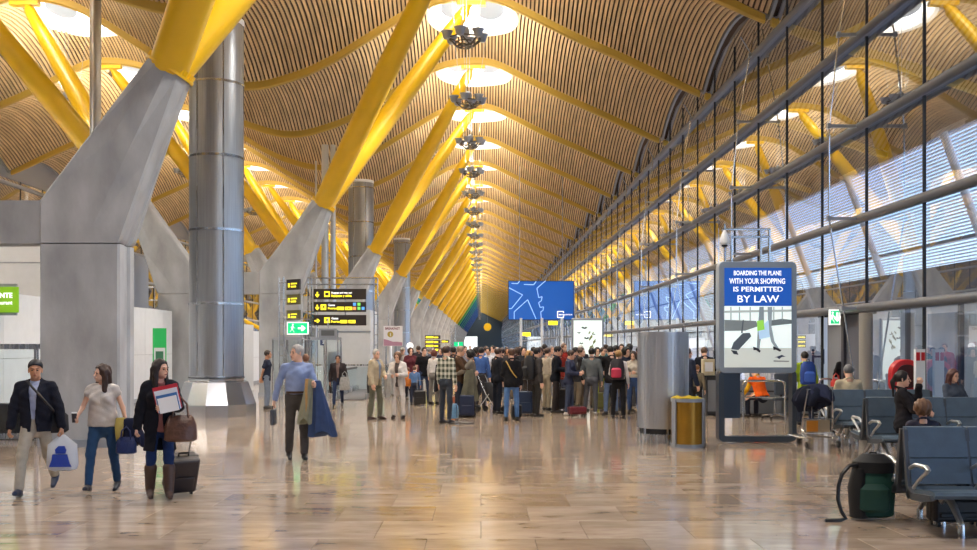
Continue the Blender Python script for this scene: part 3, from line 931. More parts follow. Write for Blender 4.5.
LAY = {}
def layer(kind, pose, fem, fine, fat=0.0):
    key = (kind, pose, fem, fine, fat)
    if key in LAY: return LAY[key]
    J = joints(pose, fem); h = .0125 if fine else .022
    pts = np.array([J[k] for k in J if isinstance(J[k], np.ndarray) and J[k].shape == (3,) and not k.startswith('fd')])
    lo = pts.min(0) - .26; hi = pts.max(0) + .26
    q0 = J['root'][2]
    if kind in ('trousers', 'jeans') or kind[:-1] in ('boot', 'shoe'): hi[2] = q0 + .2; lo[2] = -.02
    elif kind != 'skin': lo[2] = q0 - (.55 if kind in ('coat', 'opencoat') else .30)
    else: lo[2] = -.02
    if kind[:-1] in ('boot', 'shoe'): hi[2] = min(hi[2], max(J['ankL'][2], J['ankR'][2]) + .35); h = .011 if fine else .018
    P, lo = grid(lo, hi, h)
    parts = []
    if kind == 'skin':
        f, _ = torso(P, J, fem, -.006, fat=fat)
        for s, k in ((1, 'L'), (-1, 'R')):
            tp, kn = (.078, .052) if not fem else (.080, .050)
            f = smin(f, cap(P, J['hip' + k], J['knee' + k], tp, kn), .03)
            f = smin(f, cap(P, J['knee' + k], J['ank' + k], kn - .002, .036), .03)
            an = J['ank' + k]; c_, s_ = math.cos(J['pitch' + k]), math.sin(J['pitch' + k])
            ft = np.array([0, -c_, -s_]); up = np.array([0, -s_, c_])
            f = smin(f, cap(P, an - up * .03 - ft * .03, an - up * .055 + ft * .12, .034, .024), .02)
            f = smin(f, cap(P, J['sho' + k], J['elb' + k], .047 if not fem else .040, .036 if not fem else .032), .04)
            f = smin(f, cap(P, J['elb' + k], J['wri' + k], .036 if not fem else .032, .025 if not fem else .022), .02)
        f = smin(f, cap(P, J['neck'] - J['R'] @ np.array([0, 0, .06]), J['neck'] + J['R'] @ np.array([0, 0, .04]), .058, .05), .04)
        V, Q = snet(f, lo, h)
        ex = []
        hv, hq = head_net(fem, .0068 if fine else .010)
        ex.append((hv @ J['HR'].T + J['head'], hq))
        for s, k in ((1, 'L'), (-1, 'R')):
            kd = 'grip' if J['fd' + k][2] > -.75 or pose in ('bagman', 'books') else 'relax'
            hv, hq = hand_mesh(kd)
            v = hv * A3((s, 1, 1)) * (.95 if fem else 1.05)
            z = -J['fd' + k]; y = np.array([0, 1, 0.]); 
            if abs(z[1]) > .6: y = np.array([0, 0, 1.]) * (-1 if z[1] > 0 else 1) ; y = np.array([0, 0, -1.]) 
            x = np.cross(y, z); x /= np.linalg.norm(x); y = np.cross(z, x)
            ex.append((v @ np.stack([x, y, z]) + J['wri' + k], hq if s > 0 else hq[:, ::-1]))
        me = (V, Q, ex)
    elif kind in ('tee', 'sleeveless', 'shirt', 'jacket', 'openjacket', 'coat', 'opencoat', 'blouse'):
        thick = {'tee': .010, 'sleeveless': .008, 'shirt': .012, 'jacket': .026, 'openjacket': .028, 'coat': .030, 'opencoat': .032, 'blouse': .022}[kind]
        hem = {'tee': -.10, 'sleeveless': -.10, 'shirt': .06, 'jacket': -.13, 'openjacket': -.10, 'coat': -.38, 'opencoat': -.34, 'blouse': -.04}[kind]
        f, q = torso(P, J, fem, thick, hem, flare=.05 if 'coat' in kind else .02 if hem < 0 else 0, fat=fat)
        col = .062
        for s, k in ((1, 'L'), (-1, 'R')):
            S_, E_, W_ = J['sho' + k], J['elb' + k], J['wri' + k]
            ra, rb, rc = (.044, .040, .033) if fem else (.050, .046, .037)
            t_ = thick * .75
            if kind == 'tee': f = smin(f, cap(P, S_, S_ + (E_ - S_) * .62, ra + t_, rb + t_ + .008), .035)
            elif kind == 'sleeveless' or kind == 'blouse': f = smin(f, cap(P, S_, S_ + (E_ - S_) * .25, ra + t_, ra + t_), .035)
            else:
                f = smin(f, cap(P, S_, E_, ra + t_, rb + t_), .035)
                f = smin(f, cap(P, E_, W_ + (E_ - W_) * .04, rb + t_, rc + t_), .015)
        f = f + creases(P)
        if kind not in ('sleeveless',):
            nk = J['neck'] - J['R'] @ np.array([0, 0, .02]); d = (P - A3(nk)) @ J['R'].astype(np.float32)
            rr = np.sqrt(d[..., 0] ** 2 + (d[..., 1] + .0) ** 2)
            z0 = .012 if kind in ('tee', 'blouse') else .03
            tor = np.sqrt((rr - .068) ** 2 + (d[..., 2] - z0 + d[..., 1] * .35 * -1) ** 2) - (.012 if kind in ('tee', 'blouse') else .021)
            f = smin(f, tor, .02)
            inner = np.maximum(rr - .050, .004 - d[..., 2])
            f = np.maximum(f, -inner)
        if kind.startswith('open'):
            wz = .022 + .035 * np.clip((q[..., 2] - .10) / .4, 0, 1) + .05 * np.clip((.05 - q[..., 2]) / .4, 0, 1)
            f = np.maximum(f, -np.maximum(np.abs(q[..., 0]) - wz, q[..., 1] + .01))
        me = (*snet(f, lo, h), None)
    elif kind in ('trousers', 'jeans'):
        loose = .018 if kind == 'trousers' else .009
        f, q = torso(P, J, fem, .003, None, top=False, fat=fat)
        for k in 'LR':
            f = smin(f, cap(P, J['hip' + k], J['knee' + k], .082 + fat * .3, .058 + loose * .6), .03)
            f = smin(f, cap(P, J['knee' + k], J['ank' + k] + (J['knee' + k] - J['ank' + k]) * .06, .056 + loose * .7, .042 + loose), .03)
        f = f + creases(P, .0045, 30)
        f = np.maximum(f, q[..., 2] - .085)
        me = (*snet(f, lo, h), None)
    elif kind[:-1] in ('boot', 'shoe'):
        f = None
        for k in kind[-1]:
            an = J['ank' + k]; c_, s_ = math.cos(J['pitch' + k]), math.sin(J['pitch' + k])
            ft = np.array([0, -c_, -s_]); up = np.array([0, -s_, c_])
            g = cap(P, an - up * .045 - ft * .035, an - up * .048 + ft * .05, .044, .043)
            g = smin(g, cap(P, an - up * .048 + ft * .05, an - up * .06 + ft * .165, .043, .033), .02)
            g = smin(g, cap(P, an, an - up * .03, .042, .04), .02)
            if kind[:-1] == 'boot': g = smin(g, cap(P, an, an + (J['knee' + k] - an) * .68, .058, .078), .02)
            g = np.maximum(g, -((P - A3(an - up * .085)) @ A3(up)))
            f = g if f is None else np.minimum(f, g)
        me = (*snet(f, lo, h), None)
    LAY[key] = me
    return me
HAIRC = {}
def hair_mesh(kind, fem, fine):
    key = (kind, fine)
    if key in HAIRC: return HAIRC[key]
    h = .0085 if fine else .013
    P, lo = grid((-.16, -.15, -.42), (.16, .22, .17), h)
    wav = .004 * np.sin(P[..., 0] * 95 + np.sin(P[..., 2] * 25) * 1.5) + .003 * np.sin(P[..., 2] * 30 + P[..., 1] * 80)
    cranium = ell(P, (0, .018, .042), (.084, .102, .094))
    x, y, z = P[..., 0], P[..., 1], P[..., 2]
    face = np.maximum(-(y + .055 + (.0 if kind != 'beanie' else .02)), -1) 
    cutf = -(y + .060) + np.clip(z - .075, 0, 1) * -3.0            # positive in front of the hairline
    low = (-.02 - np.clip(y, -.05, .12) * .55) - z                  # positive below the hairline
    if kind in ('short', 'grey', 'fringe'):
        f = np.maximum(cranium - .004, np.maximum(cutf, low)); f += wav * .5
    elif kind == 'bald':
        f = np.maximum(cranium + .002, np.maximum(-(y - .0), low)); f = np.maximum(f, z - .06)
    elif kind == 'beanie':
        f = ell(P, (0, .018, .055), (.090, .106, .096)); f = np.maximum(f, .035 - z - np.clip(y, -.1, .1) * .5)
    elif kind == 'cap':
        f = np.maximum(ell(P, (0, .012, .045), (.088, .103, .092)), .035 - z)
        f = smin(f, np.maximum(ell(P, (0, -.11, .045), (.07, .075, .018)), y), .01)
    elif kind in ('long', 'wavy'):
        L = -.22 if kind == 'long' else -.33
        f = np.maximum(cranium - .007, cutf)
        side = np.minimum(cap(P, (.070, .012, .03), (.098, -.012, L), .040, .034), cap(P, (-.070, .012, .03), (-.098, -.012, L), .040, .034))
        bk = cap((P) / A3((1.7, 1, 1)), (0, .062, .0), (0, .092, L), .062, .042)
        f = smin(f, smin(side, bk, .03), .02) + wav
        f = np.maximum(f, -(ell(P, (0, -.105, -.02), (.060, .075, .085))))
    elif kind == 'bob':
        f = np.maximum(ell(P, (0, .028, .02), (.102, .115, .125)), cutf) + wav
        f = np.maximum(f, -(ell(P, (0, -.10, -.03), (.060, .075, .09))))
    elif kind == 'curly':
        f = np.maximum(ell(P, (0, .03, .03), (.118, .125, .125)), cutf) + wav * 1.8
        f = np.maximum(f, -(ell(P, (0, -.11, -.03), (.060, .07, .085))))
    elif kind == 'ponytail':
        f = np.maximum(cranium - .004, np.maximum(cutf, low - .02))
        f = smin(f, cap(P, (0, .105, .05), (0, .14, -.04), .026, .034), .02)
        f = smin(f, cap(P, (0, .14, -.04), (0, .125, -.26), .034, .014), .02) + wav * .6
    V, Q = snet(f, lo, h)
    HAIRC[key] = (V, Q); return HAIRC[key]
MEC = {}
SKIN = [mat('skin_fair', srgb(222, 176, 150), .5), mat('skin_tan', srgb(190, 138, 106), .5), mat('skin_brown', srgb(135, 88, 62), .5)]
EYE = mat('eye_dark', (.012, .008, .006), .3); LIP = mat('lip', srgb(165, 85, 78), .5)
eb = MB()
for sx in (-.030, .030):
    eb.lathe([(.002, -.009), (.010, -.006), (.0125, 0), (.010, .006), (.002, .009)], 8, (sx, -.086, .008), sx=1, sy=.7)
    eb.bar((sx - .018, -.091, .028), (sx + .016, -.092, .031), .006, .006)
eye_me = eb.mesh('eyes', EYE, True)
lp = MB(); lp.lathe([(.003, -.008), (.02, -.003), (.02, .003), (.003, .008)], 10, (0, -.098, -.052), sy=.5); lip_me = lp.mesh('lips', LIP, True)
TEXT = ('cloth', 'denim')
def cloth(name, rgb, var=.12): return mat(name, srgb(*rgb), .85, var=var, vscale=9, bump=.25, bscale=60, spec=.2)
FIG = {}
def person(label, px, Y, rot, pose, H, top, topc, bot, botc, hair, hairc, skin=0, shoe=(25, 22, 22), fem=False, fine=False,
           inner=None, innerc=None, group=None, fat=0.0, x=None, z=0.0, face=True, shoek='shoes'):
    """rot: 0 faces the camera, 90 faces the right of the picture, 180 faces away"""
    X = PX(px, Y) if x is None else x
    sc_ = H / (1.745 if pose not in ('x',) else 1)
    t = thing('person', label, 'person', (X, Y, z), D(rot), group, sc_)
    def sub(kind, m, nm):
        key = (kind, pose, fem, fine, fat)
        if key not in MEC:
            V, Q, ex = layer(kind, pose, fem, fine, fat)
            MEC[key] = to_mesh(nm, V, Q, m, ex)
            if kind == 'skin' and False: pass
        o = link_mesh(nm, MEC[key], t)
        if o.material_slots[0].material is not m:
            o.material_slots[0].link = 'OBJECT'; o.material_slots[0].material = m
        return o
    J = joints(pose, fem)
    sub('skin', SKIN[skin], 'body')
    if inner: sub(inner, cloth('cloth_%d_%d_%d' % innerc, innerc), 'shirt')
    sub(top, cloth('cloth_%d_%d_%d' % topc, topc) if not isinstance(topc, bpy.types.Material) else topc, 'jacket' if ('jacket' in top or 'coat' in top) else 'top')
    sub(bot, cloth('cloth_%d_%d_%d' % botc, botc), bot)
    for q_ in 'LR': sub(shoek[:-1] + q_, mat('shoe_%d_%d_%d' % shoe, srgb(*shoe), .4), shoek[:-1])
    Mh = Matrix.LocRotScale(Vector(J['head']), Matrix(J['HR'].tolist()).to_3x3(), None)
    key = ('hair', hair, fine)
    if key not in MEC: MEC[key] = to_mesh('hair', *hair_mesh(hair, fem, fine), SKIN[0])
    o = link_mesh('beanie' if hair == 'beanie' else 'cap' if hair == 'cap' else 'hair', MEC[key], t); o.matrix_local = Mh
    o.material_slots[0].link = 'OBJECT'; o.material_slots[0].material = mat('hair_%d_%d_%d' % hairc, srgb(*hairc), .55, var=.25, vscale=30, stretch=(3, 3, .6))
    if face and (fine or rot % 360 < 130 or rot % 360 > 230):
        o = link_mesh('eyes', eye_me, t); o.matrix_local = Mh
        if fine: o = link_mesh('lips', lip_me, t); o.matrix_local = Mh
    FIG[label] = (t, J)
    return t
def at(label, joint, off=(0, 0, 0)):
    """world position of a joint of a figure"""
    t, J = FIG[label]
    v = Vector(J[joint]) + Vector(off)
    return Matrix.LocRotScale(t.location, t.rotation_euler, t.scale) @ v
# ------------------------------------------------------------------ ducts and pipes
def duct(px, Y, d, z1, label, full=True):
    X = PX(px, Y); r = d / 2
    t = thing('ventilation_duct', label, 'duct', (X, Y, 0))
    mb = MB(); mb.lathe([(r, .96), (r, z1)], 40); mb.build('shell', DUCT, t, True)
    if full:
        k = 0; z = .98
        while z < z1 + .01:
            b = MB(); b.lathe([(r - .01, z - .03), (r + .015, z - .03), (r + .015, z + .03), (r - .01, z + .03)], 40); b.build('seam_ring', STEELP, t, True); z += 1.87
        for a in (-.5, .5, 1.6, 2.7, 3.7, 4.6):
            b = MB(); b.bar((r * math.sin(a), -r * math.cos(a), .98), (r * math.sin(a), -r * math.cos(a), z1), .04, .015); b.build('vertical_seam', STEEL, t)
        b = MB(); b.lathe([(1.02 * r / .68, 0), (1.02 * r / .68, .30), (.82 * r / .68, .86), (.70 * r / .68, .90), (.70 * r / .68, .97)], 12); b.build('faceted_base', STEELP, t)
        b = MB(); b.lathe([(r * .6, .0), (r * 1.03, .0), (r * 1.03, .14), (r * .6, .14)], 32, (0, 0, z1)); b.build('top_collar', WHITE, t, True)
        b = MB(); b.lathe([(.71 * r / .68, .955), (.71 * r / .68, .985)], 24); b.build('dark_joint', DARKM, t)
    return t
duct(216.5, 25.7, 1.36, 10.0, 'huge round steel ventilation duct on a faceted base')
duct(361, 54.5, 1.36, 10.6, 'round steel duct behind the yellow strut above the old man in beige')
duct(402, 84, 1.36, 10.6, 'distant round steel duct in the row of pylons')
for px, Y, r, z0, lab in ((95.5, 30, .165, 0, 'thin vertical steel pipe rising behind the nearest pylon'), (325, 46, .16, 0, 'left one of two vertical pipes right of the second pylon'), (333, 46, .12, 0, 'right thinner one of two vertical pipes beside the second pylon'), (316, 50, .05, 0, 'very thin pipe behind the second pylon')):
    t = thing('pipe', lab, 'pipe', (PX(px, Y), Y, 0)); mb = MB(); top = 12.2 if px < 200 else 11.0
    mb.tube([(0, 0, z0), (0, 0, top)], r, 20); mb.build('shaft', DRUM, t, True)
    b = MB(); b.lathe([(r * 1.5, 0), (r * 1.5, .05)], 20); b.build('foot_plate', GREYP, t)
# ------------------------------------------------------------------ white partitions on the left
wl = struct('wall_partition')
def panels(mb_parent, X, y0, y1, z1, step=1.9, name='panel'):
    y = y0
    while y < y1 - .01:
        b = min(step, y1 - y); k = MB(); k.box(X - .08, X, y + .006, y + b - .006, .12, z1 / 2 - .005); k.build(name, WHITE, mb_parent)
        k = MB(); k.box(X - .08, X, y + .006, y + b - .006, z1 / 2 + .005, z1); k.build(name, WHITE, mb_parent); y += b
    MB().box(X - .09, X + .01, y0, y1, 0, .12).build('baseboard', GREYP, mb_parent)
panels(wl, -10.75, 18.7, 34.8, 2.98)
panels(wl, -10.6, 36.6, 52.2, 2.45)
panels(wl, -9.76, 71, 160, 2.7, 6.0)
tb_ = struct('wall_service_block')
mb = MB(); mb.box(-25, -12.5, 31, 37, 0, 4.95); mb.build('block', OFFW, tb_)
for z in (1.4, 4.35): MB().box(-25, -12.49, 30.985, 31.0, z, z + .02).build('joint', GREYP, tb_)
MB().box(-13.1, -13.08, 30.985, 31.0, .0, 4.35).build('joint', GREYP, tb_)
MB().box(-12.5, -12.3, 31, 37, 0, 5.0).build('edge_trim', GREYP, tb_)
# railing and upper level clutter seen between the first two pylons
t = thing('roof_railing', 'steel railing with thin posts above the white wall', 'railing', (-13.4, 38, 0))
for i in range(9): MB().tube([(.5 * i, 0, 2.6), (.5 * i, 0, 4.0)], .02, 6).build('post', STEEL, t)
for z in (3.0, 3.5, 4.0): MB().tube([(0, 0, z), (4, 0, z)], .022, 6).build('rail', STEEL, t)
MB().box(-.2, 4.3, 0, 2, 0, 2.6).build('plinth_block', OFFW, t)
t = thing('yellow_stair_rail', 'yellow sloping stair rail in the dark gap left of the second pylon', 'railing', (PX(243, 60), 60, 0))
MB().tube([(-.6, 0, 3.6), (1.6, 0, 2.5)], .12, 8).build('rail', YEL, t); MB().tube([(-.6, 0, 2.9), (1.6, 0, 1.8)], .12, 8).build('rail', YEL, t)
for q in (-.5, .5, 1.5): MB().tube([(q, 0, 0), (q, 0, 3.4 - q * .4)], .05, 8).build('post', YEL, t)
# lime sign
t = thing('hanging_sign', 'bright green sign with two white lines at the left edge', 'sign', (-10.65, 22.2, 2.82), 0)
x1 = PX(18.5, 22.2) + 10.65
MB().box(-1.0, x1 - .07, .03, .10, -.36, .34).build('grey_backing', GREYP, t)
MB().box(-1.0, x1, -.03, .03, -.30, .27).build('panel', LIME, t, bevel=.005)
text('RESTAURANTE', .15, SIGNW, t, (x1 - .12, -.035, .03), align='RIGHT', bold=.006); text('restaurant', .12, SIGNW, t, (x1 - .12, -.035, -.12), align='RIGHT', bold=.003)
t = thing('notice_board', 'narrow green notice with pale lower half on the white wall', 'sign', (-9.2, 28.6, 0), 0)
MB().box(-.19, .19, 0, .05, 1.18, 2.28).build('panel', mat('notice_green', srgb(30, 160, 80), .45, emit=.2), t)
MB().box(-.15, .17, -.01, 0, 1.24, 1.72).build('pale_sheet', WHITE, t); MB().box(-.10, .12, -.02, -.01, 1.32, 1.62).build('dark_picture', mat('notice_picture', srgb(60, 120, 90), .5), t)
MB().tube([(0, .05, 0), (0, .05, 1.2)], .03).build('post', STEEL, t)
MB().box(-.2, .2, -.1, .2, 0, .02).build('foot', STEEL, t)
# steel framed glass screen at the left edge
t = thing('glass_screen', 'steel framed glass screen behind the man with the plastic bag', 'screen', (-10.5, 19.0, 0), 0)
xr = PX(50, 19) + 10.5
for xx, w in ((xr - .06, .12), (xr - .26, .05), (-.3, .1)): MB().box(xx - w / 2, xx + w / 2, -.05, .05, 0, 1.80).build('post', STEEL, t)
MB().box(-1.0, xr, -.06, .06, 1.72, 1.82).build('top_rail', STEEL, t); MB().box(-1.0, xr, -.05, .05, .02, .12).build('bottom_rail', STEEL, t)
MB().box(-1.0, xr - .3, -.005, .005, .12, 1.72).build('glass_panel', CLEAR, t)
mb = MB(); mb.box(-1.0, xr - .35, .5, .9, .0, .65); mb.build('dark_plinth', DARKM, t)
# ------------------------------------------------------------------ sign gantries
def tube_ladder(parent, x, z1, w=.12, name='post'):
    for dx in (0, w): MB().tube([(x + dx, 0, 0), (x + dx, 0, z1)], .022, 8).build(name, CHROME, parent, True)
    mb = MB(); z = .4
    while z < z1: mb.tube([(x, 0, z), (x + w, 0, z)], .012, 6); z += .35
    STUFF(mb.build('rung', CHROME, parent))
YS = 34.2
t = thing('sign_gantry', 'tubular steel gantry carrying three black direction signs', 'gantry', (PX(308, YS), YS, 0), 0)
wG = PX(377, YS) - PX(308, YS); ztop = PZ(278, YS)
tube_ladder(t, 0, ztop); tube_ladder(t, wG - .1, ztop); MB().tube([(0, 0, ztop), (wG, 0, ztop)], .025).build('top_bar', CHROME, t, True); MB().tube([(0, 0, ztop - .22), (wG, 0, ztop - .22)], .025).build('top_bar', CHROME, t, True)
MB().tube([(PX(345, YS) - PX(308, YS), .1, ztop - .22), (PX(345, YS) - PX(308, YS), .1, PZ(325, YS))], .02).build('hanger', CHROME, t)
ICONB, ICONG, ICONR = mat('icon_blue', srgb(80, 150, 235), .5, emit=.5), mat('icon_green', srgb(120, 220, 90), .5, emit=.5), mat('icon_coral', srgb(240, 150, 90), .5, emit=.5)
def arrow(parent, x, z, s, ang, m=SIGNY, y=-.05):
    mb = MB(); pts = [(-.12, .5), (.12, .5), (.12, 0), (.35, .12), (.35, -.12), (0, -.5), (-.35, -.12), (-.35, .12), (-.12, 0)]
    ca, sa = math.cos(ang), math.sin(ang)
    mb.prism(pts, y, y + .004, lambda a, b, tt: (x + s * (a * ca - b * sa), tt, z + s * (a * sa + b * ca))); return mb.build('arrow', m, parent)
def icon(parent, x, z, s, m, w=None, y=-.05):
    w = w or s; return MB().box(x - w / 2, x + w / 2, y, y + .004, z - s / 2, z + s / 2).build('pictogram', m, parent, bevel=.004)
def dsign(lab, x0, x1, z0, z1, kind, Y=YS):
    t = thing('direction_sign', lab, 'sign', (x0, Y - .06, (z0 + z1) / 2)); w, h = x1 - x0, z1 - z0
    MB().box(0, w, -.045, .045, -h / 2, h / 2).build('panel', SIGNK, t, bevel=.006)
    arrow(t, .13, -.02, .19, 0 if kind < 2 else PI / 2)
    def white(s, x, z, sz=.10): text(s, sz, SIGNW, t, (x, -.052, z), bold=.003)
    def yel(s, x, z, sz=.10): text(s, sz, SIGNY, t, (x, -.052, z), bold=.003)
    def tagbox(x, s): icon(t, x, -.05, .11, SIGNY, .24); text(s, .08, SIGNK, t, (x - .10, -.058, -.08), bold=.002)
    if kind == 0:
        icon(t, .46, 0, .19, SIGNY); MB().box(.40, .52, -.056, -.050, -.05, .05).build('case_symbol', SIGNK, t, bevel=.01); white('Baggage and way out', .61, .02, .083); yel('Equipajes y salida', .61, -.09)
    elif kind == 1:
        icon(t, .34, -.01, .19, SIGNY); arrow(t, .34, -.01, .12, 2.4, SIGNK, -.056); white('Gates', .50, .03); yel('Puertas', .49, -.08)
        tagbox(.92, 'H-J'); tagbox(1.20, 'K-M')
        for x, z, m in ((1.40, .09, ICONB), (1.55, .09, ICONG), (1.40, -.05, ICONR), (1.55, -.05, ICONG), (1.69, -.05, ICONB)): icon(t, x, z, .10, m)
    else:
        icon(t, .46, 0, .19, SIGNY); arrow(t, .46, 0, .12, 2.4, SIGNK, -.056); white('Gates', .61, .03); yel('Puertas', .60, -.08)
        tagbox(1.03, 'J 1'); tagbox(1.31, 'J 50')
    return t
xa, xb = PX(314, YS), PX(366.5, YS)
dsign('top black direction sign reading Equipajes y salida', xa, xb, PZ(299.5, YS), PZ(289, YS), 0)
dsign('middle black direction sign with coloured pictograms', xa, xb, PZ(312, YS), PZ(302, YS), 1)
dsign('lowest of the three black direction signs, arrow pointing right', xa, xb, PZ(325.5, YS), PZ(315, YS), 2)
# turned signs to the left
YT = 32.5
t = thing('sign_gantry', 'tubular post gantry left of the green exit sign', 'gantry', (PX(279, YT), YT, 0))
tube_ladder(t, 0, PZ(277, YT), .15)
for z in (PZ(283, YT), PZ(300, YT), PZ(317, YT)): MB().tube([(0, 0, z), (.6, -.25, z)], .015).build('arm', CHROME, t)
for i, (y0, y1) in enumerate(((280, 290.5), (295, 305), (310.5, 320.5))):
    tt = thing('direction_sign', ['top', 'middle', 'lowest'][i] + ' of the three small turned direction signs', 'sign', (PX(288, YT), YT - .15, (PZ(y0, YT) + PZ(y1, YT)) / 2), D(-38), 'turned direction signs')
    h = PZ(y0, YT) - PZ(y1, YT)
    MB().box(0, .62, -.03, .03, -h / 2, h / 2).build('panel', SIGNK if i == 0 else mat('olive_sign', srgb(88, 84, 50), .4), tt, bevel=.005)
    icon(tt, .12, -.02, .13, SIGNY, .08, y=-.036); MB().box(.22, .5, -.036, -.03, .01, .05).build('lettering_bar', SIGNY, tt); MB().box(.22, .46, -.036, -.03, -.09, -.04).build('lettering_bar', SIGNY, tt)
def exit_sign(lab, x0, x1, z0, z1, Y, arrow_dir=1, rz=0):
    t = thing('exit_sign', lab, 'sign', ((x0 + x1) / 2, Y, (z0 + z1) / 2), rz); w, h = x1 - x0, z1 - z0
    MB().box(-w / 2, w / 2, -.03, .03, -h / 2, h / 2).build('frame', SIGNW, t, bevel=.005)
    MB().box(-w / 2 + .03, w / 2 - .03, -.036, -.03, -h / 2 + .03, h / 2 - .03).build('green_panel', SIGNG, t)
    k = h / .42
    m = MB(); m.slot(0)
    ox = -w * .22
    m.lathe([(.001, -.035 * k), (.035 * k, 0), (.001, .035 * k)], 8, (ox, -.04, .12 * k), sy=.2)
    m.bar((ox, -.04, .08 * k), (ox - .02 * k, -.04, -.03 * k), .05 * k, .01); m.bar((ox - .02 * k, -.04, -.03 * k), (ox + .05 * k, -.04, -.14 * k), .03 * k, .01); m.bar((ox - .02 * k, -.04, -.03 * k), (ox - .09 * k, -.04, -.12 * k), .03 * k, .01)
    m.bar((ox, -.04, .06 * k), (ox + .08 * k, -.04, .0), .022 * k, .01); m.bar((ox, -.04, .06 * k), (ox - .08 * k, -.04, .03 * k), .022 * k, .01)
    m.build('running_figure', SIGNW, t)
    arrow(t, w * .2, 0, .26 * k, PI / 2 if arrow_dir == 1 else 0, SIGNW, -.042)
    return t
exit_sign('green running man exit sign with arrow to the right beside the second pylon', PX(287, 31), PX(308.5, 31), PZ(334.5, 31), PZ(322, 31), 31)
t = thing('hanging_bar', 'thin tubular arm holding the green exit sign', 'bar', (PX(287, 31), 31, 0)); MB().tube([(-.1, .1, 0), (-.1, .1, PZ(319, 31)), (.7, .1, PZ(319, 31))], .02).build('tube', CHROME, t)
t = thing('information_screen', 'small dark screen in a grey frame right of the green exit sign', 'screen', (PX(328, 33), 33, PZ(333, 33)))
MB().box(-.30, .30, -.05, .05, -.15, .15).build('case', GREYP, t, bevel=.01); MB().box(-.22, .22, -.056, -.05, -.09, .09).build('display', mat('display_grey', (.10, .11, .12), .3), t); MB().tube([(.0, 0, .15), (.0, 0, .5)], .02).build('hanger', CHROME, t)
MB().tube([(.32, 0, -2.19), (.32, 0, .1)], .02).build('post', CHROME, t)
t = thing('lift_sign', 'small blue square sign on the grey wall behind the man carrying coats', 'sign', (PX(324, 35), 34.9, PZ(342, 35)))
MB().box(-.12, .12, 0, .04, -.12, .12).build('panel', mat('sign_navy', srgb(50, 60, 110), .4), t); text('2', .16, SIGNW, t, (-.05, -.004, -.06)); MB().tube([(0, .05, -1.9), (0, .05, .1)], .015).build('post', CHROME, t)
# glazed lift doors behind the walking man
t = thing('glass_door_frame', 'steel framed glass doors between the second pylon and the direction signs', 'door', (PX(273, 33.8), 33.8, 0))
for x in (0, .45, .5, 1.0, 1.25, 1.75, 1.8, 2.3): MB().box(x - .025, x + .025, -.03, .03, 0, 2.0 if x < 1.1 else 2.05).build('upright', STEEL, t)
for x0, x1 in ((0, 1.0), (1.25, 2.3)): MB().box(x0, x1, -.04, .04, 1.97, 2.06).build('header', GREYP, t); MB().box(x0, x1, -.006, .006, .05, 1.97).build('pane', CLEAR, t)
t = thing('wall_block', 'pale grey lift shaft behind the direction signs', 'wall', (PX(318, 40), 40, 0)); t['kind'] = 'structure'; del t['category']; t.name = 'wall_lift_shaft'
MB().box(0, 2.1, 0, 3, 0, 3.2).build('block', OFFW, t); MB().box(-.01, 2.11, -.02, 0, 2.3, 2.36).build('trim', GREYP, t)
# small steel cylinder and moving walkway
def vent(px, Y, r, z1, lab, lamp=False):
    t = thing('air_outlet', lab, 'vent', (PX(px, Y), Y, 0))
    MB().lathe([(r, .27), (r, z1 - .05), (r + .006, z1 - .05), (r + .006, z1), (r - .02, z1)], 40).build('perforated_drum', DRUM, t, True)
    n = 44; mb = MB()
    for i in range(n):
        a = 2 * PI * i / n; p = Vector((math.cos(a), math.sin(a), 0)) * (r + .002)
        mb.bar(p + Vector((0, 0, .3)), p + Vector((0, 0, z1 - .08)), .008, .012)
    STUFF(mb.build('fine_ribs', DRUM, t))
    MB().lathe([(r + .02, 0), (r + .02, .17), (r - .05, .17)], 40).build('plinth', STEEL, t, True)
    MB().lathe([(r - .07, .17), (r - .07, .27)], 40).build('dark_gap', DARKM, t)
    for i in range(6):
        a = PI / 6 + PI * i / 3; MB().box(-.02, .02, -.02, .02, .17, .27).build('spacer', STEEL, t, loc=((r - .03) * math.cos(a), (r - .03) * math.sin(a), 0))
    MB().lathe([(.1, z1), (r - .02, z1)], 40).build('lid', STEEL, t)
    return t
vent(663, 18.6, .465, 2.04, 'big ribbed steel drum left of the dustbin')
vent(335, 36.5, .26, 1.55, 'small steel drum behind the man in the dark jacket far left of the crowd')
t = thing('moving_walkway', 'moving walkway end with glass sides and black handrail left of the old man', 'walkway', (-4.98, 33, 0))
for x in (0, 1.25):
    MB().box(x - .01, x + .01, .3, 12, .2, .85).build('glass_side', CLEAR, t)
    MB().tube([(x, .45, .18), (x, .15, .22), (x, 0, .45), (x, .08, .78), (x, .4, .90), (x, 12, .90)], .045, 10).build('handrail', BLACK, t, True)
    MB().box(x - .09, x + .09, .1, 12, 0, .2).build('skirt', STEEL, t, bevel=.02)
MB().box(.1, 1.15, -.4, 12, 0, .03).build('tread', mat('tread_grey', (.12, .12, .13), .5, .5), t)
t = thing('glass_balustrade', 'long steel framed glass balustrade beyond the walkway', 'railing', (-7.6, 38.5, 0))
for i in range(6): MB().box(1.2 * i - .02, 1.2 * i + .02, -.02, .02, 0, 1.0).build('post', STEEL, t)
MB().tube([(0, 0, 1.03), (6, 0, 1.03)], .03).build('rail', STEEL, t); MB().box(0, 6, -.006, .006, .1, .95).build('pane', CLEAR, t)
